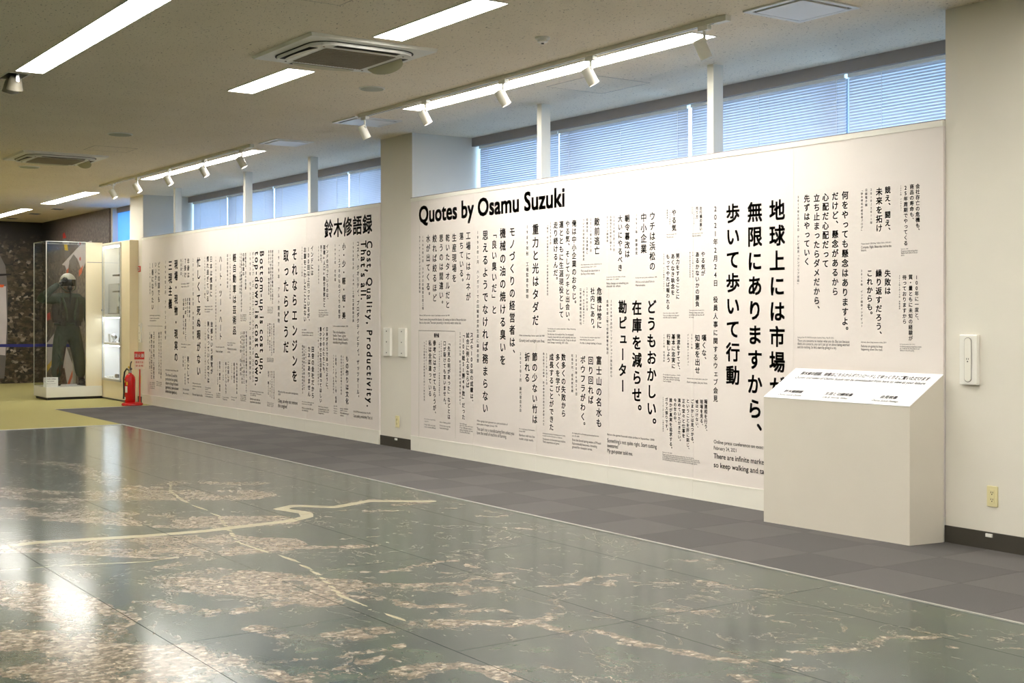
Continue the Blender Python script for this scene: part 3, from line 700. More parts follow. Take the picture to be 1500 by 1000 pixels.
Q([m_(659, 498.5, 614, '「先見の明があった」などとは'), m_(652.8, 499, 592.5, '口が裂けても言いません。'), d_(647.8, 498.5, 522.7, '2009年2月'), d_(645, 499.6, 579.6, '「俺は、中小企業のおやじ」日本経済新聞出版社刊'),
   m_(637.9, 498, 606, '参考にはさせてもらうが、'), m_(631.3, 498, 580.6, '私は全然違っている'), d_(625.7, 498, 541, '2016年10月12日'), d_(622.9, 500, 587, 'トヨタ自動車との業務提携に向けた検討会見')],
  [(623, 639, 613.2, 1.6, 'Press conference on the partnership,'), (623, 629, 616.6, 1.6, 'October 2016'), (623, 639, 621.5, 2.3, 'I may refer to it, but'), (623, 640, 624.8, 2.3, 'mine is entirely different.'),
   (645.3, 661, 618, 1.6, 'Nikkei Publishing, 2009'), (645.3, 661, 623, 2.3, "I'd never dare to say that"), (645.3, 659, 626.6, 2.3, 'I had the foresight.')],
  [(614.5, 484, 668, 484)])
quote(PR, invR, [], [(637, 644.6, 491.8, 4.5, '番外編', .05)], [], 'inkgrey')
quote(PR, invR, [], [], [(614.8, 485, 614.8, 678), (668.5, 486, 668.5, 642)], 'disc')

# the smaller-looking panel
Q = lambda cols, lines=(), rules=(), mat='ink': quote(PL, invL, cols, lines, rules, mat)
def turned(px, t, b, s, w, bold=.03):
    x, z0, z1 = P_(px, t)[0], P_(px, t)[1], P_(px, b)[1]; adv = []; c = 0
    for i, ch in enumerate(s):
        adv.append(c); c += (max(v[0] for v in glyph(ch, 0)[0]) + .20) if ch != ' ' else .36
    kx = (z0 - z1) / (c - .20)
    for a0, ch in zip(adv, s):
        if ch == ' ': continue
        ink = Ink(lambda x, z: (x - invL.x, -.0012, z)); ink.add(glyph(ch, bold), lambda a, b: (x + (b - .33) * w, z0 - (a0 + a) * kx)); ink.done('character', 'ink', PL)
turned(542.5, 352.5, 595.5, 'Cost, Quality, Productivity.', .172)
turned(533.8, 352.5, 438.4, "That's all.", .172)
Q([(525.7, 353, 582, 'コスト、クオリティ、プロダクティビティ。ザッツオール。', .02, .9), d_(518.8, 354, 472, '1990年5月　CAMI工場生産開始式典')],
  [(519, 544, 602.3, 2.4, 'At the CAMI plant opening ceremony, May 1990'), (519, 547, 608.8, 4, "Cost, quality, productivity. That's all.", .006)])
Q([(505, 355.6, 467.3, '小・少・軽・短・美', BM, .86), (498.4, 356, 467, '・・・スズキのものづくりの哲学', .015, .9), d_(492.3, 357, 412, '1993年　社内報')],
  [(489, 511, 477.6, 2, 'In the company newsletter, 1993'), (489, 507, 486.7, 3.6, 'This is the foundation:'), (489, 508.5, 491.6, 3.6, 'Smaller, Fewer, Lighter,'), (489, 511, 496.6, 3.6, "Shorter, Beauty: Suzuki's"), (489, 510.5, 501.5, 3.6, 'manufacturing philosophy.')])
Q([m_(480.7, 357.6, 439, 'インドの力っていうのは、'), m_(476.3, 358.6, 450, '面積×人口×勤労意欲だと'), m_(471.6, 359, 385, '思うんだ。'), d_(468, 360, 416, '2010年　日経ビジネス')],
  [(468, 480, 454.6, 1.6, 'Nikkei Business, 2010'), (468, 482, 458, 2, 'The power of India is'), (468, 482, 461, 2, 'land times people times'), (468, 476, 463.6, 2, 'will to work.')])
Q([(509.8, 520.7, 592, 'もの作りは文化', .0262, .9), d_(504, 520.7, 549.5, '2000年7月'), d_(501.2, 520, 578, '浜松商工会議所会報での発言')],
  [(499.5, 511, 598, 1.6, 'July 2000'), (499.5, 510, 601, 1.6, 'Chamber of commerce'), (499.5, 512.5, 604.6, 2.4, 'Manufacturing is'), (499.5, 505, 608, 2.4, 'culture.')])
Q([m_(493.3, 519, 590, '1部品、1グラム、1円　低減'), d_(489.8, 519, 576, '1999年4月　生産部門朝礼')],
  [(490, 495, 594.5, 1.6, 'April 1999'), (490, 495.5, 598, 1.6, 'One part,'), (490, 495.5, 601.4, 1.6, 'one gram,'), (490, 495, 604.6, 1.6, 'one yen.')])
Q([m_(480.3, 478.5, 570, '日本がそうであったように、'), m_(475.5, 478.5, 546.5, 'インドの人たちにも、'), m_(471, 478.5, 590, '豊かで幸せな生活を送ってほしい'), d_(467.6, 479, 564, '2011年2月　日経ビジネスの記事から')],
  [(467.6, 482, 595.2, 1.7, 'Nikkei Business, February 2011'), (467.6, 483, 598.6, 2.2, 'As happened in Japan, I wish'), (467.6, 483, 601.6, 2.2, 'the people of India a life of'), (467.6, 476, 604.6, 2.2, 'happiness.')])
Q([m_(458.4, 359.5, 403.7, 'インドには'), m_(453.2, 361, 470.5, '100回以上行っているが、'), m_(448, 361.6, 471.5, 'お腹をこわしたことはない'), d_(443.7, 361, 405, '2005年　インド関係')],
  [(443.5, 450, 483, 1.8, 'In 2005'), (443.5, 460, 487, 2.4, "I've been to India more than"), (443.5, 460, 490.6, 2.4, 'a hundred times, never ill.')])
Q([m_(459.5, 507, 583.5, '田舎の会社だから'), m_(454, 506.8, 581, 'カネはありません'), d_(449.3, 506, 533, '2004年3月'), d_(446.7, 506, 571, '新工場建設の発表会見にて'), d_(444.5, 505, 576, '静岡県内の販売店との懇談会の席上')],
  [(443.5, 461, 588, 1.8, 'At a press conference on'), (443.5, 458, 591, 1.8, 'the new plant, March 2004'), (443.5, 460, 597.3, 2.6, "We're country folk, so"), (443.5, 453, 600.4, 2.6, 'no money.')])
Q([(432.8, 363.2, 559.8, 'それならエンジンを', .03, .84), (420.2, 365, 517.5, '取ったらどうだ', .03, .84), (409.5, 365, 473, '1979年　アルト開発時', .008, .76)],
  [(408.5, 438, 573.5, 2.8, 'When the Alto was under development,'), (408.5, 412, 577.6, 2.8, '1979'), (408.5, 437, 587, 5.2, 'Okay, so why not remove', .006), (408.5, 422, 594, 5.2, 'the engine?', .006)])
Q([m_(400.5, 366, 445, '部品を見る時は必ず裏返して見ると'), m_(397.8, 366, 440, '良くない所が必ず見つかるもので'), m_(395, 366, 432, 'あるから、現場　現物を見る')],
  [(393, 401, 450 + i * 2.6, 1.7, s) for i, s in enumerate(('Turn it over', 'and you will', 'find the flaw', 'in any part.'))])
Q([m_(402.3, 473, 517, '仕事は率先して自分で進め'), m_(399.2, 473, 521, '人に任せきりにしてはならない'), m_(396.5, 473, 514, '率先垂範を　忘れない'), m_(393.7, 473, 505, 'ようにしよう')],
  [(392.5, 402, 524.5 + i * 2.2, 1.6, s) for i, s in enumerate(('Lead the way', 'by example', 'yourself.'))])
Q([m_(402.5, 543, 586, '生き残っていくためには、'), m_(399.5, 543, 583, '何をすべきか考えること'), m_(397, 543, 581, 'そして　すぐ　やること'), m_(394.5, 543, 578, '先ず　動くこと')],
  [(392.5, 402, 589.5 + i * 2.2, 1.6, s) for i, s in enumerate(('Think of how', 'to survive,', 'then act.'))])
turned(384.8, 367, 546.7, 'Bottom-up is cost up,', .172)
turned(377.6, 368.2, 564, 'top-down is cost down.', .172)
Q([(371.8, 369, 560, 'ボトムアップ　イズ　コストアップ、トップダウン　イズ　コストダウン', .02, .9), d_(367.6, 369, 556, '1993年　モットー・スローガン　役員会での挨拶から')],
  [(367.6, 387, 572.5, 2, 'At a board meeting, from the motto'), (367.6, 384, 575.6, 2, 'and slogan of the year,'), (367.6, 376, 578.6, 2, '1993'), (367.6, 382, 584, 3, 'Bottom-up is cost up,', .012), (367.6, 383, 588.2, 3, 'top-down is cost down.', .012)])
Q([(344.6, 371, 490.5, '軽自動車は芸術品', .03, .86), d_(338.3, 372, 438, '2013年4月9日　スズキ本社'), d_(334.5, 372, 422, '新型軽自動車の発表')],
  [(334.5, 346, 502, 1.9, 'At a launch of a minicar,'), (334.5, 342, 505.2, 1.9, 'April 9, 2013'), (334.5, 347.5, 511, 3, 'Minicars are works'), (334.5, 338.5, 515.4, 3, 'of art.')])
Q([m_(361, 370, 424, '生産性は、日々の改善'), m_(357.8, 370, 404, 'の積み重ね'), m_(354.8, 370, 457, '小さな努力の継続が実をむすぶのです'), d_(352.9, 370, 430, '2002年　社内報での挨拶')],
  [(353.5, 362, 461.5 + i * 2.6, 1.7, s) for i, s in enumerate(('In 2002', 'Small efforts', 'keep adding', 'up daily.'))])
Q([m_(362, 485, 575, '行動は自分に対する挑戦である、苦しくて'), m_(358.6, 485, 562, '道は必ず拓けると信じて進むこと'), m_(355.8, 485, 562, '人のやらないことを、やってみる'), d_(353.7, 485, 550, '1980年　社長訓示')],
  [(353.5, 361.5, 578.5 + i * 2.5, 1.7, s) for i, s in enumerate(('In 1980', 'Trust that', 'a path will', 'open.'))])
Q([(324.3, 374, 498, 'ハート・ツー・ハート', .024, .86), d_(317.3, 375, 498, '1993年12月　インドからの研修生たちと座談会にて')],
  [(317.5, 329.5, 508, 1.9, 'Round table, December 1993'), (317.5, 327.5, 514.6, 3, 'Heart to heart', .008)])
Q([m_(323, 529, 573, '苦言・諫言・金言'), d_(320, 530, 563, '2003年1月　年頭所感')], [(318, 323.8, 576 + i * 2.5, 1.6, s) for i, s in enumerate(('In 2003', 'Advice is', 'golden.'))])
Q([m_(335.5, 529, 560, 'この道しか'), m_(332, 530, 577, '無いというつもりで'), d_(328.2, 530, 557, '1995年　社内報')], [(327.5, 336.5, 581.5, 1.6, 'Company newsletter'), (327.5, 334, 584.5, 2, 'The only way.')])
Q([m_(348, 531, 577, '今日の事は今日やる'), m_(344.2, 531, 561, '明日は明日'), d_(340.7, 531, 556, '1985年　朝礼')], [(340, 348, 581.5, 1.6, 'Morning talk, 1985'), (340, 345, 585, 2, 'Do it today.')])
Q([(310.3, 375, 435, '日本は慣習に', .02, .9), (305.4, 375, 442, '慣れ過ぎている', .02, .9), d_(301.2, 376, 437, '2008年10月20日　朝礼')],
  [(301, 312, 449, 1.8, 'Meeting, October 20, 2008'), (301, 312.5, 453, 2, 'Japan is too used'), (301, 309, 456.4, 2, 'to custom.')])
Q([(311.2, 470.7, 548, '故郷という感覚が', .02, .9), (306.3, 470, 561, '無くなっていくのでは', .02, .9), d_(301.8, 471, 555, '2011年3月　工場の移転に関する記者会見')],
  [(301.8, 310, 567.3, 1.8, 'On moving plants,'), (301.8, 306, 570, 1.8, 'March 2011'), (301.8, 310, 573.5, 2, 'I fear the sense'), (301.8, 313, 576.8, 2, 'of a home town may'), (301.8, 313, 580, 2, 'be fading away soon.')])
Q([(292.1, 376.8, 550.6, '忙しくて死ぬ暇がない', .028, .84), (284, 378, 497, '2014年11月6日　中間決算会見', .004, .8)],
  [(283, 295, 561, 2, 'Half-year results press'), (283, 296, 565, 2, 'conference, November'), (283, 287, 569, 2, '2014'), (283, 298, 577.5, 3.2, "I'm too busy to die.", .006)])
Q([(277, 378, 407, '年齢は', .02, .9), (272.5, 378, 407, '７掛け', .02, .9), d_(268.9, 378, 405, '2007年10月'), d_(266.4, 379, 403, '社長講話')],
  [(266.5, 278.5, 416, 1.8, 'October 2007'), (266.5, 278.5, 420, 2, 'Age times 0.7.')])
Q([m_(278.7, 436, 471, '現場の時は!'), m_(275.6, 436, 464, 'まず小さく'), m_(272.9, 436, 500, 'もう一度　見直すこと、'), m_(269.9, 437, 490, '仕事は　楽しくやる')],
  [(266.5, 280, 504, 1.8, 'Remarks at a plant'), (266.5, 274, 508, 1.8, 'Look again.')])
Q([(276.6, 521.6, 562, '男として', .02, .9), d_(272.2, 521, 563, '2003年　記者会見'), d_(269.4, 521, 537, '社長談')], [(269, 278, 570, 1.8, 'Press talk, 2003'), (269, 277.6, 575.6, 2.2, 'As a man.')])
Q([(258.9, 380, 530, '現場・現物・現実の', .032, .84), (250.5, 381, 452.5, '三現主義', .032, .84), (243.4, 381, 497, '1998年2月　アナリスト説明会', .006, .78)],
  [(243.5, 262, 541.5, 2, 'At a meeting for analysts, February 1998'), (243.5, 260.5, 549, 4, 'The three G\'s and the', .006), (243.5, 261.5, 555, 4, 'production line (genba),', .006), (243.5, 262, 561, 4, 'observe things firsthand', .006),
   (243.5, 262.5, 567, 4, '(genbutsu), take account', .006), (243.5, 260.5, 573, 4, 'of the facts (genjitsu).', .006)])
Q([(233.8, 383, 443, 'どこの国でも', .016, .9), (229.2, 383, 420, 'いいから', .016, .9), (224.6, 384, 454, '1番になりたい', .022, .9), d_(220.8, 385, 431, '2014年　決算会見')],
  [(220.5, 235.5, 462, 1.8, 'At the annual results meeting'), (220.5, 234.5, 466, 1.9, 'I want to be number'), (220.5, 230, 469.4, 1.9, 'one somewhere.')], [(217.5, 477, 239, 477)])
Q([m_(236.9, 485.5, 554.5, '若いうちからいろいろと仕事を'), m_(234, 486, 548, '経験させてもらうことが大切'), m_(226.4, 485, 555, 'スズキのため、に会社を'), m_(223, 489, 555, '動かす人になること'), d_(220.4, 486, 540, '2001年　入社式')],
  [(220.5, 228, 560 + i * 2.6, 1.7, s) for i, s in enumerate(('In 2001', 'Be one who', 'moves the', 'company.'))] + [(230, 238, 559 + i * 2.6, 1.7, s) for i, s in enumerate(('While young,', 'try all kinds', 'of work.'))])

# ------------------------------------------------------------------ slanted information plinth
def plinth():
    A, Bp, Cp, Dp = (-6.02, 6.135), (-4.905, 6.195), (-4.867, 6.458), (-5.982, 6.398)
    zf, zb = .812, .994
    root = empty('information_plinth', ((A[0] + Bp[0]) / 2, (A[1] + Bp[1]) / 2, 0), label='cream plinth with a white slanted top standing against the large quote panel at the right', cat='plinth')
    inv = Vector(root.location)
    b = B(); v = [b.bm.verts.new(p) for p in ((*A, 0), (*Bp, 0), (*Cp, 0), (*Dp, 0), (*A, zf), (*Bp, zf), (*Cp, zb), (*Dp, zb))]
    for f in ((0, 3, 2, 1), (4, 5, 6, 7), (0, 1, 5, 4), (1, 2, 6, 5), (2, 3, 7, 6), (3, 0, 4, 7)): b.bm.faces.new([v[i] for i in f])
    o = b.done('body', 'plinth', root); o.location = -inv
    o0 = Vector((*A, zf)); ux = Vector((*Bp, zf)) - o0; W = ux.length; ux.normalize()
    uy = Vector((*Dp, zb)) - o0; L = uy.length; uy.normalize(); n = ux.cross(uy).normalized()
    b = B(); b.prism([o0 + n * .0005, o0 + ux * W + n * .0005, o0 + ux * W + uy * L + n * .0005, o0 + uy * L + n * .0005], n * .004)
    o = b.done('slanted_top', 'plinth_top', root, label='glossy white slanted top sheet'); o.location = -inv
    ink = Ink(lambda x, y: tuple(o0 + ux * x + uy * y + n * .0055))
    def fit(xc, w, y, s, h, bold=.01):
        ink.line(xc - w / 2, xc + w / 2, y, s, h, bold)
    fit(.575, .97, L * .79, '鈴木修の語録、映像はこちらからダウンロードしてゆっくりとご覧いただけます', .040, .032)
    fit(.575, .99, L * .66, 'Quotes and video of Osamu Suzuki can be downloaded from here to view at your leisure.', .034, .012)
    for xc, a, c in ((.19, '鈴木修語録', 'Osamu Suzuki Quotes'), (.55, '生涯と功績映像', 'Life & Works Video'), (.92, '会見映像', 'Osamu Suzuki Footage')):
        fit(xc, .03 * len(a), L * .19, a, .032, .03); fit(xc, .19, L * .085, c, .026, .01)
    o = ink.done('lettering', 'ink', root, kind='stuff'); o.location = -inv
plinth()

# ------------------------------------------------------------------ fittings on the columns
def recessed_plate(x0, x1, z0, z1, label, screws=True, hole=True):
    cx, cz = (x0 + x1) / 2, (z0 + z1) / 2; w, h = (x1 - x0) / 2, (z1 - z0) / 2
    root = empty('wall_plate', (cx, YW, cz), label=label, cat='wall plate')
    B().box(-w, w, -.028, 0, -h, h, .004).done('cover', 'white', root)
    return root
r = recessed_plate(-4.755, -4.635, .943, 1.235, 'tall white plate with a rounded inset slot high on the right wall')
b = B(); pts = []
for i in range(25):
    a = PI * i / 24; pts.append((.022 * math.cos(a), -.029, .105 + .022 * math.sin(a)))
for i in range(25):
    a = PI + PI * i / 24; pts.append((.022 * math.cos(a), -.029, -.105 + .022 * math.sin(a)))
b.prism(pts, (0, -.004, 0)); b.done('inset_slot', 'rail', r)
ring = [(x * 1.14, y, z * 1.03) for x, y, z in pts]; B().prism(ring, (0, -.0015, 0)).done('slot_rim', 'header', r)
b = B()
for dx in (-.006, .006): b.box(dx - .0015, dx + .0015, -.034, -.032, 0, .010)
b.cyl((0, -.034, -.010), (0, -.032, -.010), .004, n=10); b.done('socket_hole', 'slot', r)
for x0, x1, l in ((-11.741, -11.60, 'left white screwed cover plate on the column between the panels'), (-11.427, -11.29, 'right white screwed cover plate on the column between the panels'),
                  (-19.73, -19.62, 'left narrow white cover plate above the fire extinguisher sign'), (-19.47, -19.36, 'right narrow white cover plate next to the smaller panel')):
    r = recessed_plate(x0, x1, .925, 1.215, l)
    for k in (-.11, 0, .11): B().cyl((0, -.031, k), (0, -.028, k), .006, n=8).done('screw', 'slot', r)
def outlet(x, z, label, holes=2):
    root = empty('wall_outlet', (x, YW, z), label=label, cat='outlet')
    B().box(-.036, .036, -.009, 0, -.06, .06, .004).done('cover', 'ivory', root)
    B().box(-.016, .016, -.011, -.008, -.04, .04, .003).done('socket_face', 'ivory', root)
    for s in (-1, 1):
        b = B(); zz = s * .02
        b.box(-.0075, -.0045, -.0118, -.0108, zz - .001, zz + .008).box(.0045, .0075, -.0118, -.0108, zz - .001, zz + .008).cyl((0, -.0118, zz - .008), (0, -.0108, zz - .008), .0035, n=8)
        b.done('socket_hole', 'slot', root)
outlet(-4.548, .308, 'ivory double outlet low on the right wall beside the plinth')
outlet(-11.485, .262, 'ivory outlet low on the column between the panels')
outlet(-19.44, .36, 'small ivory outlet on the column right of the fire extinguisher')
tag(B().tube([(-19.43, YW - .02, .34), (-19.41, YW - .03, .24), (-19.45, YW - .02, .15), (-19.46, YW - .02, .11)], .005).done('power_cable', 'white'), 'thin white cable hanging from the outlet by the fire extinguisher', 'cable')
for x, l in ((-4.565, 'small white floor-line clip on the dark baseboard at the right'), (-11.50, 'small white clip on the dark baseboard of the middle column')):
    tag(B().box(x - .022, x + .022, YW - .018, YW - .008, .072, .092, .002).done('cable_clip', 'white'), l, 'clip')
r = empty('alarm_sign', (-19.52, YW, 2.045), label='small square red and white sign high on the column left of the smaller panel', cat='sign')
B().box(-.09, .09, -.006, 0, -.045, .045).done('plate', 'redsign', r)
B().box(-.05, .05, -.0075, -.005, -.03, .03).done('white_field', 'white', r)
ik = Ink(lambda x, z: (x, -.0085, z))
for i, ch in enumerate('消火'):
    ik.add(glyph(ch, .03), lambda a, c, i=i: (-.023 + .046 * i + (a - .5) * .044, (c - .37) * .05))
ik.done('lettering', 'redsign', r, kind='stuff')

# ------------------------------------------------------------------ fire extinguisher on its stand
def extinguisher():
    cx, cy = -19.0, 6.21
    st = empty('extinguisher_stand', (cx, cy, 0), label='red fire extinguisher stand with sign post in front of the left column', cat='stand')
    B().lathe([(.145, 0), (.155, .01), (.15, .035), (.11, .05), (.0, .057)][:4], n=32).done('base', 'red', st, smooth=True)
    B().cyl((.10, .08, .04), (.10, .08, .80), .011, n=10).done('sign_post', 'redsign', st)
    s = B().box(-.075, .075, -.020, -.013, .54, .80).done('sign_board', 'pink', st); s.location = (.10, .08, 0); s.rotation_euler = (0, 0, .95)
    B().box(-.075, .075, -.023, -.0202, .685, .80).done('sign_header', 'redsign', s)
    ik = Ink(lambda x, z: (x, -.0238, z))
    for i, ch in enumerate('消火器'): ik.add(glyph(ch, .03), lambda a, c, i=i: (-.047 + .047 * i + (a - .5) * .044, .742 + (c - .37) * .06))
    ik.done('lettering', 'white', s, kind='stuff')
    ik = Ink(lambda x, z: (x, -.0210, z)); ik.line(-.058, .058, .63, '使用方法', .035, .02); ik.line(-.058, .058, .58, '安全栓', .03, .02); ik.done('instructions', 'redsign', s, kind='stuff')
    ex = empty('fire_extinguisher', (cx - .04, cy - .02, .052), label='red fire extinguisher with black hose standing on the red base', cat='fire extinguisher')
    B().lathe([(.070, 0), (.077, .012), (.078, .33), (.070, .37), (.045, .405), (.025, .415), (.025, .43)], n=28).done('cylinder', 'red', ex, smooth=True)
    B().cyl((0, 0, .43), (0, 0, .475), .022, n=14).done('valve', 'silver', ex, smooth=True)
    B().tube([(0, 0, .465), (.05, -.01, .50), (.10, -.02, .505), (.135, -.02, .49)], .010).done('handle', 'black', ex, smooth=True)
    B().tube([(0, 0, .475), (.05, -.01, .545), (.10, -.02, .58), (.13, -.02, .60)], .009).done('lever', 'black', ex, smooth=True)
    B().tube([(-.01, 0, .455), (-.06, -.03, .49), (-.10, -.05, .44), (-.108, -.06, .34), (-.104, -.06, .22), (-.10, -.06, .12)], .012, 10).done('hose', 'black', ex, smooth=True)
    B().cyl((-.10, -.06, .04), (-.10, -.06, .13), .018, .012, 12).done('nozzle', 'black', ex, smooth=True)
    B().cyl((-.02, 0, .50), (-.02, -.02, .525), .012, n=10).done('safety_pin', 'yellow', ex)
    def label_strip(name, mat, a0, a1, z0, z1):
        B().grid(lambda u, v: (.0792 * math.sin(a0 + (a1 - a0) * u), -.0792 * math.cos(a0 + (a1 - a0) * u), z0 + (z1 - z0) * v), 8, 1).done(name, mat, ex)
    label_strip('yellow_band', 'yellow', -.9, .2, .29, .32)
    label_strip('black_label', 'black', -.9, -.1, .12, .28)
    label_strip('white_label', 'white', .2, .75, .14, .235)
    label_strip('white_tag', 'white', -.5, .3, .03, .075)
    label_strip('blue_mark', 'yellow', .5, .8, .25, .30)
extinguisher()

# ------------------------------------------------------------------ display cabinet and its contents
def cabinet():
    x0, x1, y0, y1, h = -21.29, -19.545, 6.347, 6.80, 2.49
    root = empty('display_cabinet', ((x0 + x1) / 2, y0, 0), label='tall cream cabinet with a lit white glass showcase beside the fire extinguisher', cat='cabinet')
    inv = Vector(root.location); ax, bx = -21.26, -19.95; fx = -20.87; az, bz = .33, 2.45
    def part(b, n, m, p=None, **k): o = b.done(n, m, p or root, **k); o.location = -inv if p is None else (0, 0, 0); return o
    b = B(); b.box(x0, x1, y0 + .02, y1, 0, az).box(x0, x1, y0 + .02, y1, bz, h).box(x0, ax, y0 + .02, y1, az, bz).box(bx, x1, y0 + .02, y1, az, bz).box(ax, bx, y1 - .02, y1, az, bz)
    part(b, 'body', 'cream')
    b = B(); b.box(x0, fx, y0, y0 + .02, az, bz).box(x0, x1, y0, y0 + .02, .0, az).box(x0, x1, y0, y0 + .02, bz, h).box(bx, x1, y0, y0 + .02, az, bz); part(b, 'front_panel', 'cream')
    b = B(); b.box(x0 + .01, x1, y0 - .003, y0, .0, .025); part(b, 'kick_strip', 'dark')
    b = B(); b.box(ax, bx, y1 - .03, y1 - .021, az, bz).box(ax, ax + .008, y0 + .02, y1 - .03, az, bz).box(bx - .008, bx, y0 + .02, y1 - .03, az, bz).box(ax, bx, y0 + .02, y1 - .03, az, az + .01); part(b, 'lining', 'plinth_top', label='white inner lining')
    for z, t in ((1.31, .05), (.86, .045)): b = B(); b.box(ax + .008, bx - .008, y0 + .03, y1 - .03, z, z + t); part(b, 'shelf', 'plinth_top')
    for z in (bz - .03, 1.295, .848): b = B(); b.box(ax + .05, bx - .05, y0 + .05, y0 + .08, z - .004, z + .008); part(b, 'light_strip', 'led', label='cool white light strip')
    b = B(); wall_frame(b, fx - .02, bx + .01, az - .03, bz + .02, y0 - .018, y0, .03); f = part(b, 'door_frame', 'alu', label='thin grey metal door frame')
    b = B(); b.box(fx + .005, bx - .015, y0 - .010, y0 - .006, az, bz - .005); part(b, 'glass_door', 'acrylic')
    for z in (1.33, .9): pass
    for xx in (fx, bx - .01):
        b = B(); b.cyl((xx, y0 - .03, 1.42), (xx, y0 - .018, 1.42), .014, n=12); part(b, 'door_knob', 'silver')
    for z in (1.98, 1.72):
        b = B(); b.box(-20.84, -20.2, 6.50, 6.74, z, z + .008); part(b, 'small_shelf', 'acrylic')
        b = B(); b.box(-20.84, -20.2, 6.49, 6.50, z - .012, z + .012).box(-20.84, -20.81, 6.50, 6.74, z - .012, z + .0); part(b, 'shelf_edge', 'black')
    t = 1.36
    mb = empty('model_box', (-20.72, 6.55, t), label='clear box with a small silver model on the top glass shelf compartment', cat='display box')
    B().box(-.30, .24, -.08, .10, 0, .012).done('base', 'black', mb)
    b = B(); b.box(-.29, .23, -.08, -.076, .012, .48).box(-.29, .23, .096, .10, .012, .48).box(-.29, -.286, -.076, .096, .012, .48).box(.226, .23, -.076, .096, .012, .48).box(-.29, .23, -.08, .10, .48, .484); b.done('cover', 'acrylic', mb)
    m = B().lathe([(.02, .012), (.022, .03), (.008, .05), (.008, .16), (.03, .20), (.034, .26), (.02, .30), (.0001, .31)], n=16).done('figurine', 'silver', mb, smooth=True); m.location = (.12, 0, 0)
    B().box(-.06, .0, -.01, .01, .012, .12).done('small_plaque', 'slot', mb)
    pq = empty('award_plaque', (-20.62, 6.56, .905), label='dark framed plaque with a round emblem on the middle shelf', cat='plaque')
    mt = Matrix.Rotation(-.18, 4, 'X')
    B().box(-.15, .15, 0, .015, 0, .36, mat=mt).done('board', 'navy', pq)
    b = B(); b.cyl(mt @ Vector((0, -.001, .22)), mt @ Vector((0, -.006, .22)), .075, n=24); b.done('emblem_ring', 'redsign', pq)
    b = B(); b.cyl(mt @ Vector((0, -.006, .22)), mt @ Vector((0, -.009, .22)), .06, n=24); b.done('emblem_disc', 'blue', pq)
    b = B(); b.cyl(mt @ Vector((0, -.009, .22)), mt @ Vector((0, -.012, .22)), .03, n=16); b.done('emblem_centre', 'white', pq)
    b = B(); b.box(-.09, .09, -.004, 0, .31, .33, mat=mt); b.done('caption_strip', 'silver', pq)
    w = empty('watch', (-20.70, 6.47, .905), label='silver object on a small stand in front of the dark plaque', cat='ornament')
    b = B().box(-.04, .04, -.02, .02, 0, .012); b.done('stand', 'navy', w)
    b = B(); b.cyl((.03, -.02, .08), (.02, .01, .10), .045, n=20); b.done('face', 'silver', w, smooth=True)
    b = B(); b.box(0, .05, -.02, 0, .0, .07); b.done('strap', 'silver', w)
    w = empty('card_holder', (-20.92, 6.47, .905), label='small tilted grey card holder left of the dark plaque', cat='card')
    b = B(); b.prism([(-.06, 0, 0), (.03, 0, 0), (.0, 0, .13), (-.09, .0, .13)], (0, .012, 0)); b.done('card', 'alu', w)
    for i, xx in enumerate((-21.0, -20.86, -20.73)):
        tag(box('paper_card', 'white', xx, xx + .09, 6.44, 6.50, .341, .350 + .004 * i), ('left', 'middle', 'right')[i] + ' of the three flat white cards on the bottom of the showcase', 'card')
    tag(box('small_case', 'slot', -20.56, -20.47, 6.44, 6.48, .341, .40), 'small brown case at the right end of the showcase bottom', 'box')
cabinet()

# ------------------------------------------------------------------ mannequin in its acrylic case
XF = -20.87
def case():
    x0, x1, y0, y1 = -21.62, XF, 5.455, 6.338
    root = empty('acrylic_case', ((x0 + x1) / 2, (y0 + y1) / 2, 0), label='clear acrylic case on a white platform around the saluting mannequin', cat='display case')
    inv = Vector(root.location)
    def part(b, n, m, **k): o = b.done(n, m, root, **k); o.location = -inv; return o
    part(B().box(x0 + .03, x1 - .03, y0 + .03, y1, 0, .04), 'plinth_base', 'black')
    part(B().box(x0, x1, y0, y1, .04, .205, .004), 'platform', 'white', label='white platform')
    h = 2.50
    part(B().box(x1 - .006, x1, y0, 6.07, .206, h), 'side_pane', 'acrylic')
    part(B().box(x0, x1 - .007, y0, y0 + .006, .206, h), 'front_pane', 'acrylic')
    part(B().box(x0, x0 + .006, y0 + .007, y1, .206, h), 'rear_pane', 'acrylic')
    part(B().box(x0, x1, y0, y1, h, h + .006), 'top_pane', 'acrylic')
    part(B().box(x1 - .03, x1, 6.075, y1, .206, h + .006), 'end_board', 'cream')
    e = .007
    for a in ((x1 - e, x1 + .002, y0 - .002, y0 + e, .206, h + .008), (x0 - .002, x0 + e, y0 - .002, y0 + e, .206, h + .008), (x1 - e, x1 + .002, y0, 6.075, h, h + .009),
              (x0, x1, y0 - .002, y0 + e, h, h + .009), (x0 - .002, x0 + e, y0, y1, h, h + .009)):
        part(B().box(*a), 'glued_edge', 'edge')
case()
tag(box('acrylic_joint_line', 'header', XF, XF + .002, 6.09, 6.33, 2.18, 2.19), 'thin seam strip on the cream board beside the acrylic case', 'trim')
def card():
    root = empty('name_card', (-21.0, 5.56, .206), label='slanted white caption card on the platform at the mannequin feet', cat='sign')
    root.rotation_euler = (0, 0, PI * .42)
    mt = Matrix.Rotation(-.55, 4, 'X')
    B().box(-.11, .11, 0, .006, .0, .17, mat=mt).done('card', 'white', root)
    ik = Ink(lambda x, z: tuple(mt @ Vector((x, -.001, z)))); ik.line(-.08, .08, .13, '飛行服と装備品', .022, .02); ik.line(-.05, .05, .09, '航空自衛隊', .018, .01); ik.line(-.08, .08, .05, 'Flight suit and gear', .016, 0); ik.done('lettering', 'ink', root, kind='stuff')
card()

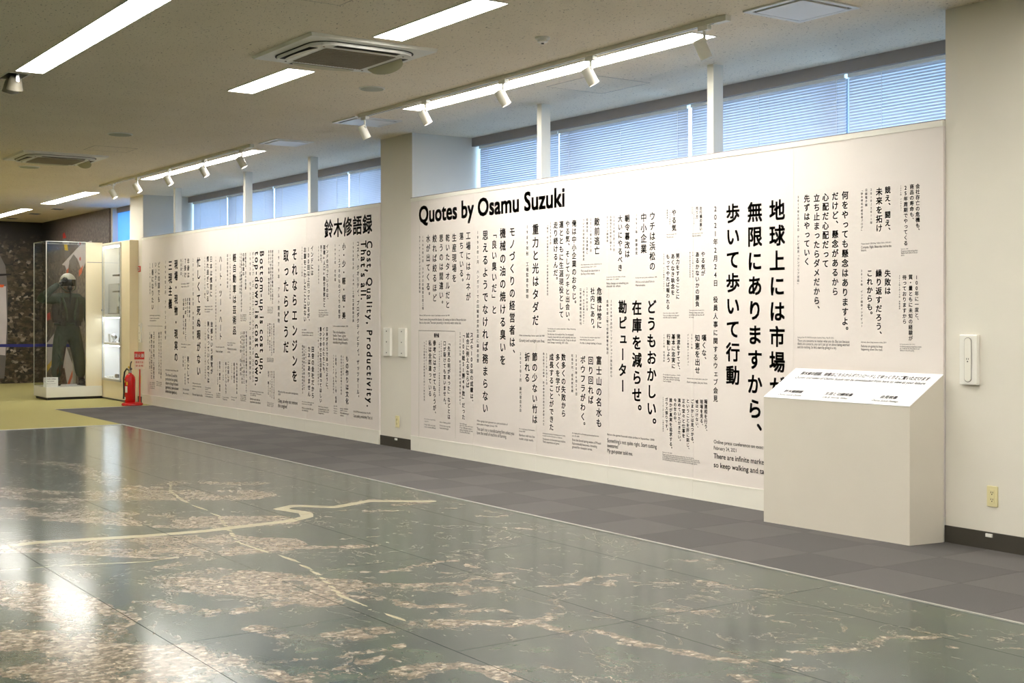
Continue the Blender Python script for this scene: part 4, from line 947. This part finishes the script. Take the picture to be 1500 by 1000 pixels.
def skin(name, pts, edges, rad, mat, parent, root=0, sub=2):
    me = bpy.data.meshes.new(name); me.from_pydata(pts, edges, [])
    o = bpy.data.objects.new(name, me); COL.objects.link(o)
    md = o.modifiers.new('s', 'SKIN'); md.use_smooth_shade = True
    for i, v in enumerate(me.skin_vertices[0].data):
        r = rad[i]; v.radius = r if isinstance(r, tuple) else (r, r); v.use_root = (i == root)
    sb = o.modifiers.new('u', 'SUBSURF'); sb.levels = sb.render_levels = sub
    dg = bpy.context.evaluated_depsgraph_get(); dg.update()
    m2 = bpy.data.meshes.new_from_object(o.evaluated_get(dg)); bpy.data.objects.remove(o)
    m2.name = name; m2.materials.clear(); m2.materials.append(M[mat])
    return link(name, m2, None, parent, smooth=True)

def mannequin():
    # stands at the origin of its empty, faces +x; its right arm (towards -y) salutes
    root = empty('mannequin', (-21.22, 5.885, .206), label='saluting mannequin in olive flight suit, grey helmet and black boots inside the acrylic case', cat='mannequin')
    pts = [(0, 0, .88), (.0, 0, 1.05), (.0, 0, 1.25), (0, 0, 1.40), (.01, 0, 1.49),                       # 0-4 trunk
           (0, -.11, .82), (.02, -.155, .48), (.0, -.185, .11),                                       # 5-7 right leg
           (0, .10, .82), (.02, .165, .48), (.0, .215, .11),                                          # 8-10 left leg
           (0, -.21, 1.40), (.06, -.475, 1.375), (.11, -.27, 1.555), (.12, -.17, 1.635),             # 11-14 right arm raised
           (0, .21, 1.40), (-.01, .305, 1.16), (.03, .345, .95)]                                  # 15-17 left arm
    ed = [(0, 1), (1, 2), (2, 3), (3, 4), (0, 5), (5, 6), (6, 7), (0, 8), (8, 9), (9, 10), (3, 11), (11, 12), (12, 13), (13, 14), (3, 15), (15, 16), (16, 17)]
    rd = [(.125, .16), (.12, .155), (.125, .175), (.11, .15), .065, .125, .105, .085, .125, .105, .085, .088, .076, .056, .044, .088, .076, .056]
    rd[0] = (.185, .13); rd[1] = (.17, .125); rd[2] = (.195, .13); rd[3] = (.17, .11)
    skin('flight_suit', pts, ed, rd, 'suit', root)
    # head
    hd = B(); hd.ball((.03, 0, 1.60), .1, (.95, .78, 1.2), 20); hd.cyl((.0, 0, 1.44), (.01, 0, 1.54), .055, .05); h = hd.done('head', 'skinm', root, smooth=True)
    B().cyl((.12, 0, 1.585), (.150, 0, 1.572), .014, .012, 8).done('nose', 'skinm', h)
    hb = B(); hb.ball((0, 0, 0), .137, (1.02, .92, 1.0), 28)
    for v in list(hb.bm.verts):
        if v.co.x > .06 and v.co.z < -.01: v.co.x = .06 + (v.co.x - .06) * .1
        if v.co.z < -.09: v.co.z = -.09 - (-.09 - v.co.z) * .3
    he = hb.done('helmet', 'helmet', root, smooth=True); he.location = (.0, 0, 1.675)
    vb = B(); vb.grid(lambda u, v: (.146 * math.cos((u - .5) * 2.5) * (1 - .08 * abs(v - .5)), .132 * math.sin((u - .5) * 2.5), -.075 + .105 * v), 16, 5)
    vo = vb.done('visor', 'visor', he, smooth=True)
    B().ball((.118, 0, -.105), .042, (1, .95, 1.0), 14).done('oxygen_mask', 'glove', he, smooth=True)
    B().tube([(.13, .0, -.13), (.15, .01, -.20), (.16, .0, -.30), (.15, -.02, -.42)], .016).done('oxygen_hose', 'glove', he, smooth=True)
    B().tube([(.02, .125, -.06), (.07, .10, -.12), (.09, .04, -.155), (.09, -.04, -.155), (.07, -.10, -.12), (.02, -.125, -.06)], .010).done('chin_strap', 'strap', he, smooth=True)
    for s in (-1, 1): B().ball((-.01, s * .122, -.03), .045, (1, .35, 1.1), 14).done('ear_cup', 'helmet', he, smooth=True)
    # vest and gear
    vs = B(); 
    def ringf(u, v):
        a = 2 * PI * u; z = 1.02 + .40 * v; wy = (.236 + .012 * math.sin(PI * v)) * (1 - .22 * max(0, v - .7) / .3); wx = .168
        return (wx * math.cos(a), wy * math.sin(a), z)
    vs.grid(ringf, 28, 8); vt = vs.done('vest', 'vest', root, smooth=True)
    for s in (-1, 1):
        B().tube([(.12, s * .12, 1.42), (.165, s * .10, 1.33), (.18, s * .07, 1.20), (.175, s * .06, 1.05)], .02, 6).done('harness_strap', 'strap', vt, smooth=True)
        B().box(.14, .195, s * .11 - .04, s * .11 + .04, 1.08, 1.19, .012).done('chest_pocket', 'vest', vt)
        B().box(.13, .19, s * .12 - .045, s * .12 + .045, .96, 1.04, .012).done('waist_pouch', 'vest', vt)
        B().tube([(.0, s * .15, .76), (.09, s * .13, .70), (.09, s * .10, .60)], .012, 6).done('leg_strap', 'strap', root, smooth=True)
    B().tube([(.0, -.20, .99), (.12, -.155, .985), (.155, 0, .98), (.12, .155, .985), (0, .20, .99), (-.12, .15, .99), (-.15, 0, .99), (-.12, -.15, .99), (0, -.20, .99)], .022, 8).done('belt', 'strap', root, smooth=True)
    B().box(.145, .165, -.006, .006, 1.02, 1.42).done('front_zip', 'glove', root)
    # trouser cuffs and knee pockets
    for s, yy in ((-1, -.165), (1, .18)):
        B().box(.06, .098, yy - .055, yy + .055, .40, .55, .012).done('knee_pocket', 'suit', root)
    # hands
    def hand(tip, base, thumb, out):
        base, tip = Vector(base), Vector(tip); d = (tip - base).normalized(); out = Vector(out).normalized(); L = .165
        P = [tuple(base), tuple(base + d * .045), tuple(base + d * .085)]; E_ = [(0, 1), (1, 2)]; R_ = [(.024, .024), (.036, .018), (.040, .016)]
        for k, (o_, l_) in enumerate(((-.030, .062), (-.010, .072), (.010, .068), (.030, .052))):
            i = len(P); a = base + d * .088 + out * o_
            P += [tuple(a), tuple(a + d * l_ * .55), tuple(a + d * l_ + out * o_ * .1)]; E_ += [(2, i), (i, i + 1), (i + 1, i + 2)]; R_ += [.010, .0095, .008]
        i = len(P); th = Vector(thumb).normalized()
        P += [tuple(base + d * .035 + th * .03), tuple(base + d * .065 + th * .055)]; E_ += [(1, i), (i, i + 1)]; R_ += [.012, .009]
        return P, E_, R_
    P, E_, R_ = hand((.14, -.06, 1.72), (.12, -.17, 1.635), (.2, .3, -1), (0, -.6, .75)); skin('gloved_hand', P, E_, R_, 'glove', root)
    P, E_, R_ = hand((.05, .36, .75), (.03, .345, .945), (1, -.2, -.2), (1, 0, 0)); skin('gloved_hand', P, E_, R_, 'glove', root)
    for s, yy, rz in ((-1, -.185, -.75), (1, .215, .05)):
        b = B(); m = Matrix.Translation((0, yy, 0)) @ Matrix.Rotation(rz, 4, 'Z')
        b.box(-.075, .20, -.046, .046, 0, .022, .008, mat=m); sole = b.done('boot_sole', 'black', root)
        P = [tuple(m @ Vector(p)) for p in ((-.02, 0, .05), (-.01, 0, .13), (-.01, 0, .20), (.08, 0, .055), (.155, 0, .045))]
        skin('boot', P, [(0, 1), (1, 2), (0, 3), (3, 4)], [.05, .052, .054, .048, .036], 'boot', root)
mannequin()

# jets printed on the mural
def jet():
    y = 6.8185
    def poly(name, mat, pts, par=None, dy=0, **kw):
        me = bpy.data.meshes.new(name); me.from_pydata([(x - (-24.2), y - dy, z - 1.3) if par is not None else (x, y - dy, z) for x, z in pts], [], [tuple(range(len(pts)))])
        return link(name, me, mat, par, **kw)
    root = empty('mural_jets', (-24.2, 0, 1.3), label='white jets with orange tips printed on the mural behind the mannequin', cat='mural print')
    p = lambda n, m, pts, dy=0, **k: poly(n, m, pts, root, dy, **k)
    p('jet_body', 'jet', [(-24.98, 2.29), (-24.5, 2.42), (-23.75, 2.62), (-23.1, 2.66), (-22.9, 2.5), (-23.3, 2.40), (-23.68, 2.13), (-23.95, 2.36), (-24.1, 2.42), (-24.46, 2.36), (-24.6, 2.12), (-24.78, 2.27)])
    p('jet_intake', 'jetgrey', [(-24.50, 2.34), (-24.2, 2.46), (-24.0, 2.38), (-24.05, 2.22), (-24.35, 2.18)], .001)
    p('jet_tip', 'orange', [(-24.66, 2.18), (-24.52, 2.22), (-24.56, 2.08), (-24.68, 2.06)], .002)
    p('jet_tip', 'orange', [(-23.86, 2.15), (-23.60, 2.24), (-23.68, 2.10), (-23.86, 2.04)], .002)
    p('roundel', 'redsign', [(-23.78 + .05 * math.cos(a * PI / 6), 2.36 + .035 * math.sin(a * PI / 6)) for a in range(12)], .002)
    p('jet_fin', 'jetgrey', [(-24.9, 2.78), (-24.62, 2.74), (-24.45, 2.45), (-24.75, 2.40)], .0)
    p('fin_patch', 'yellow', [(-24.83, 2.68), (-24.62, 2.66), (-24.56, 2.54), (-24.78, 2.56)], .001)
    p('fin_tip', 'redsign', [(-24.92, 2.87), (-24.80, 2.90), (-24.68, 2.79), (-24.90, 2.78)], .001)
    p('lower_jet', 'jet', [(-26.05, .78), (-25.49, .99), (-24.69, .75), (-24.05, .26), (-24.25, .02), (-24.6, .02), (-24.8, .34), (-25.63, .34), (-26.0, .28)])
    p('lower_tip', 'yellow', [(-26.03, .34), (-25.6, .50), (-25.62, .40), (-26.0, .22)], .001)
    p('lower_stripe', 'orange', [(-24.62, .04), (-24.18, .40), (-24.1, .33), (-24.48, .03)], .001)
    p('jet_print', 'redsign', [(-26.02, 1.36), (-25.80, 1.40), (-25.76, 1.26), (-26.02, 1.22)], .001)
jet()
def jet_left():
    root = empty('mural_jets', (XL, 5.9, 1.3), label='pale grey jet printed on the far left mural at the edge of the photo', cat='mural print')
    def p(n, m, pts, dx=0):
        me = bpy.data.meshes.new(n); me.from_pydata([(.0015 + dx, y - 5.9, z - 1.3) for y, z in pts], [], [tuple(range(len(pts)))]); link(n, me, m, root)
    p('jet_body', 'jetgrey', [(5.0, .10), (6.10, .10), (6.16, .9), (6.16, 1.9), (6.12, 2.3), (6.02, 2.5), (5.0, 2.6)])
    p('jet_flank', 'jet', [(5.0, .70), (6.12, .55), (6.15, 1.2), (6.13, 1.9), (5.8, 1.9), (5.0, 1.6)], .001)
    p('jet_wing', 'black', [(5.4, 2.02), (6.22, 2.12), (6.24, 2.15), (5.4, 2.12)], .002)
    p('jet_tip', 'orange', [(5.6, 1.86), (6.08, 1.88), (6.10, 1.93), (5.6, 1.94)], .002)
jet_left()

# belt barrier behind the case
def barrier():
    a, c = Vector((-23.0, 4.62, 0)), Vector((-21.98, 6.2, 0)); z = .805
    root = empty('belt_barrier', tuple(a), label='blue belt barrier stretched in front of the far mural', cat='barrier')
    d = c - a; n = Vector((d.y, -d.x, 0)).normalized() * .002
    B().prism([Vector((0, 0, z)) - n, d + Vector((0, 0, z)) - n, d + Vector((0, 0, z + .05)) - n, Vector((0, 0, z + .05)) - n], n * 2).done('belt', 'blue', root, label='blue belt')
    for p in (Vector((0, 0, 0)), d):
        B().lathe([(.16, 0), (.16, .012), (.03, .03), (.025, .05), (.025, .87), (.032, .88), (.032, .93), (.0001, .935)], c=tuple(p), n=20).done('post', 'alu', root, smooth=True)
barrier()

# ------------------------------------------------------------------ ceiling fittings
def light_module(x0, x1, y0, y1, label, group=None):
    root = empty('ceiling_light', ((x0 + x1) / 2, (y0 + y1) / 2, ZC), label=label, cat='ceiling light', group=group or 'recessed linear ceiling lights')
    w, d = (x1 - x0) / 2, (y1 - y0) / 2
    rects_frame(B(), -w, w, -d, d, -.006, 0, .007).done('frame', 'white', root)
    B().box(-w + .007, w - .007, -d + .007, d - .007, -.0035, 0).done('diffuser', 'tube', root)
    return root
def run(xa, n, y0, y1, what, names, L=1.252):
    for i in range(n):
        light_module(xa + L * i, xa + L * (i + 1), y0, y1, names[i] if i < len(names) else what, 'unseen recessed ceiling lights of the room behind the viewer' if 'outside' in what else None)
run(-10.00, 3, 2.385, 2.595, '', ['far end module of the long light at the top left of the photo', 'middle module of the long light at the top left', 'nearest visible module of the long light cut by the top edge'])
light_module(-9.93, -8.76, 4.02, 4.245, 'short linear light left of the near air conditioner cassette')
light_module(-7.46, -6.205, 4.02, 4.245, 'linear light right of the near air conditioner, touching the top edge')
run(-9.93, 3, 5.645, 5.865, '', ['far module of the light behind the near spotlight track', 'middle module of the light behind the near spotlight track', 'near module of the light behind the near spotlight track'])
run(-17.09, 3, 5.69, 5.86, '', ['far module of the light behind the far spotlight track', 'middle module of the light behind the far spotlight track', 'near module of the light behind the far spotlight track'])
run(-21.80, 2, 5.60, 5.83, '', ['left half of the light nearest the mural above the mannequin', 'right half of the light nearest the mural above the mannequin'], 1.24)
run(-25.50, 2, 5.60, 5.80, '', ['far module of the light at the left edge of the photo', 'module at the left edge of the photo, nearer the room'], 1.24)
for ya in (.75, -.9, -2.55, -4.2):
    for xa in (-21.5, -15.0, -8.5, -3.0):
        run(xa, 2, ya, ya + .21, 'added unseen linear light over the room outside the photo', [])  # lamps added out of view for the room's light and floor reflections
run(-10.00 + 3.756, 3, 2.385, 2.595, 'added unseen linear light over the room outside the photo', [])
run(-4.2, 2, 4.02, 4.245, 'added unseen linear light over the room outside the photo', [])
run(-3.6, 2, 5.645, 5.865, 'added unseen linear light over the room outside the photo', [])

def track(x0, x1, y, label, spots, sl, aim):
    root = empty('light_track', ((x0 + x1) / 2, y, ZC), label=label, cat='light track')
    L = (x1 - x0) / 2
    B().box(-L, L, -.018, -.006, -.03, 0).box(-L, L, .006, .018, -.03, 0).box(-L, L, -.006, .006, -.012, 0).box(-L, -L + .02, -.018, .018, -.03, 0).box(L - .02, L, -.018, .018, -.03, 0).done('rail', 'rail', root)
    B().box(-L + .02, L - .02, -.005, .005, -.030, -.014).done('groove', 'slot', root)
    B().box(L - .10, L + .006, -.022, .022, -.036, 0).done('feed_end', 'white', root)
    for i, (x, rz) in enumerate(spots):
        s = empty('spotlight', (x, y, ZC - .03), label=sl[i], cat='spotlight', group=None)
        B().box(-.045, .045, -.018, .018, -.03, 0, .004).done('adapter', 'white', s)
        B().cyl((0, 0, -.085), (0, 0, -.03), .009, n=10).done('stem', 'white', s)
        B().ball((0, 0, -.092), .017, n=12).done('knuckle', 'white', s, smooth=True)
        dirv = Vector((rz, .46, -.92)).normalized()
        c0 = Vector((-.03, -.02, -.085)) - dirv * .005; c1 = c0 + dirv * .125
        b = B(); q = dirv.to_track_quat('Z', 'Y').to_matrix().to_4x4()
        b.lathe([(.034, 0), (.039, .005), (.039, .125), (.034, .125), (.032, .11)], n=24)
        bmesh.ops.transform(b.bm, matrix=Matrix.Translation(c0) @ q, verts=b.bm.verts)
        hd = b.done('lamp_body', 'rail', s, smooth=True)
        b = B(); b.cyl(c1 - dirv * .02, c1 - dirv * .012, .033, n=20); b.done('lens', 'lens', s)
        ld = bpy.data.lights.new('spot_lamp', 'SPOT'); ld.energy = E_SPOT; ld.color = (1, .965, .91); ld.spot_size = 2.0; ld.spot_blend = .9; ld.shadow_soft_size = .04
        lo = bpy.data.objects.new('spot_lamp', ld); COL.objects.link(lo); lo.parent = s; lo.location = c1 + dirv * .01
        lo.rotation_euler = dirv.to_track_quat('-Z', 'Y').to_euler()
R5 = ['farthest spotlight on the near track, over the column', 'second spotlight of the near track from the column', 'middle spotlight of the near track', 'fourth spotlight of the near track, right of the middle one', 'rightmost spotlight, at the near end of the near track']
track(-10.455, -5.706, 5.507, 'white track with five spotlights along the near ceiling', [(-10.36, .10), (-9.29, .2), (-8.13, .25), (-7.05, .25), (-5.91, .12)], R5, 0)
F5 = ['leftmost spotlight of all, at the far end of the far track', 'second spotlight of the far track from the mural', 'middle spotlight of the far track', 'fourth spotlight of the far track', 'nearest spotlight of the far track, over the Japanese title']
track(-18.229, -12.904, 5.505, 'white track with five spotlights along the far ceiling', [(-17.65, .3), (-16.64, .3), (-15.47, .25), (-14.28, .25), (-13.18, .25)], F5, 0)

def cassette(x, y, label):
    root = empty('air_conditioner', (x, y, ZC), label=label, cat='air conditioner')
    h = .475
    b = B(); b.box(-h, h, -h, h, -.022, 0)
    for v in b.bm.verts:
        if v.co.z < -.01: v.co.x *= .985; v.co.y *= .985
    b.done('outer_panel', 'white', root)
    # rounded dark channel and raised inner plate
    def rr(r, rad, z, n=8):
        pts = []
        for cx, cy, a0 in ((r - rad, r - rad, 0), (-r + rad, r - rad, 90), (-r + rad, -r + rad, 180), (r - rad, -r + rad, 270)):
            for i in range(n + 1):
                a = math.radians(a0 + 90 * i / n); pts.append((cx + rad * math.cos(a), cy + rad * math.sin(a), z))
        return pts
    B().prism(rr(.395, .16, -.022), (0, 0, -.003)).done('air_channel', 'slot', root)
    b = B(); b.prism(rr(.383, .15, -.025), (0, 0, -.020)); b.done('inner_plate', 'white', root)
    g = B().box(-.262, .262, -.262, .262, -.049, -.045).done('return_grille', 'grille', root)
    b = B()
    for i in range(24): yy = -.25 + i * .0217; b.box(-.255, .255, yy, yy + .008, -.052, -.049)
    b.done('grille_bars', 'grille', g, kind='stuff')
    for k in range(4):
        m = Matrix.Rotation(k * PI / 2, 4, 'Z')
        B().box(-.24, .24, -.375, -.315, -.0458, -.0446, mat=m).done('outlet_slot', 'slot', root)
        b = B()
        def f(u, v):
            w = .25 * (1 - .10 * (2 * v - 1) ** 2 * 0); s_ = math.sin(PI * u) ** .4
            return m @ Vector(((u - .5) * .5, -.315 - .062 * v * s_, -.048 - (.010 + .045 * (k == 2)) * (v * s_)))
        b.grid(f, 16, 3); b.done('vane', 'vane', root, smooth=True)
    for sx, sy in ((-1, -1), (1, -1), (1, 1), (-1, 1)): B().cyl((sx * .30, sy * .30, -.048), (sx * .30, sy * .30, -.045), .008, n=8).done('corner_screw', 'grille', root)
cassette(-8.03, 4.105, 'near ceiling air conditioner cassette with a brown square grille')
cassette(-15.27, 4.095, 'far ceiling air conditioner cassette near the left edge')

def disc(x, y, r, label):
    root = empty('ceiling_speaker', (x, y, ZC), label=label, cat='speaker')
    B().lathe([(r, 0), (r * 1.0, -.005), (r * .93, -.010), (r * .90, -.004)][:3], n=36).done('rim', 'white', root, smooth=True)
    B().cyl((0, 0, -.0125), (0, 0, -.010), r * .88, n=36).done('mesh_cover', 'disc', root)
disc(-9.168, 4.938, .105, 'round ceiling speaker between the near air conditioner and the near track')
disc(-12.929, 4.103, .125, 'round ceiling speaker between the two air conditioners')
disc(-16.435, 4.095, .125, 'round ceiling speaker beyond the far air conditioner')
r = empty('smoke_detector', (-6.86, 4.958, ZC), label='small white smoke detector on the ceiling above the near track', cat='smoke detector')
B().lathe([(.05, 0), (.05, -.010), (.035, -.016), (.034, -.03), (.02, -.036)], n=24).done('housing', 'white', r, smooth=True)
B().cyl((0, 0, -.042), (0, 0, -.034), .010, n=10).done('sensor', 'slot', r)

def vent(x0, x1, y0, y1, label):
    root = empty('ceiling_vent', ((x0 + x1) / 2, (y0 + y1) / 2, ZC), label=label, cat='vent')
    w, d = (x1 - x0) / 2, (y1 - y0) / 2
    rects_frame(B(), -w, w, -d, d, -.010, 0, .035).done('frame', 'white', root)
    B().box(-w + .035, w - .035, -d + .035, d - .035, -.003, 0).done('throat', 'slot', root)
    B().box(-w + .055, w - .055, -d + .055, d - .055, -.014, -.004).done('centre_plate', 'white', root)
vent(-11.0, -10.54, 5.50, 6.0, 'square ceiling vent crossed by the far end of the near track')
vent(-12.79, -12.34, 5.53, 5.96, 'square ceiling vent between the two spotlight tracks, above the left panel')
vent(-5.58, -5.10, 5.51, 6.0, 'square ceiling vent at the top edge near the right wall')

def hatch(x0, x1, y0, y1, label):
    root = empty('access_hatch', ((x0 + x1) / 2, (y0 + y1) / 2, ZC), label=label, cat='hatch')
    w, d = (x1 - x0) / 2, (y1 - y0) / 2
    rects_frame(B(), -w, w, -d, d, -.0015, 0, .0035).done('joint_frame', 'grille', root)
    B().box(-w + .004, w - .004, -d + .004, d - .004, -.0008, 0).done('lid', 'ceiling', root)
hatch(-8.323, -7.72, 6.05, 6.62, 'square ceiling hatch outlined above the middle blinds')
hatch(-6.82, -6.22, 2.86, 3.46, 'square ceiling hatch cut by the top edge of the photo')
hatch(-14.39, -13.97, 4.16, 4.63, 'small ceiling hatch between the far air conditioner and a speaker')

def twin_downlight(x, y, label, s=1.0, hang=.10):
    root = empty('downlight', (x, y, ZC), label=label, cat='downlight')
    rects_frame(B(), -.16 * s, .16 * s, -.085 * s, .085 * s, -.004, 0, .012).done('frame', 'white', root)
    B().box(-.15 * s, .15 * s, -.075 * s, .075 * s, -.002, 0).done('black_opening', 'black', root)
    if hang:
        for k, dx in enumerate((-.075, .06)):
            b = B(); b.lathe([(.035, 0), (.045, -.02), (.055, -.07), (.062, -.10), (.056, -.10), (.05, -.085)], n=24)
            bmesh.ops.transform(b.bm, matrix=Matrix.Translation((dx, 0, -.012)) @ Matrix.Rotation(.35, 4, 'Y'), verts=b.bm.verts)
            hd = b.done('lamp_head', 'helmet', root, smooth=True)
            b = B(); b.cyl((dx - .03, 0, -.098), (dx - .034, 0, -.108), .05, n=20); b.done('reflector', 'silver', hd)
            b = B(); b.cyl((dx - .034, 0, -.109), (dx - .035, 0, -.111), .03, n=16); b.done('bulb_recess', 'black', hd)
            B().box(dx + .052, dx + .058, -.01, .01, -.06, 0).done('bracket', 'silver', root)
twin_downlight(-10.25, 2.44, 'twin silver downlight hanging under the end of the top-left light')
for x, y, l in ((-25.5, 6.04, 'leftmost small black square downlight near the mural'), (-24.1, 6.1, 'middle small black square downlight near the mural'), (-22.8, 6.15, 'right small black square downlight near the mural')):
    r = empty('square_downlight', (x, y, ZC), label=l, cat='downlight')
    B().box(-.09, .09, -.09, .09, -.003, 0).done('opening', 'black', r)
    B().box(-.015, .035, -.05, .05, -.012, -.003).done('lamp', 'silver', r)

bpy.data.objects.remove(_fo)
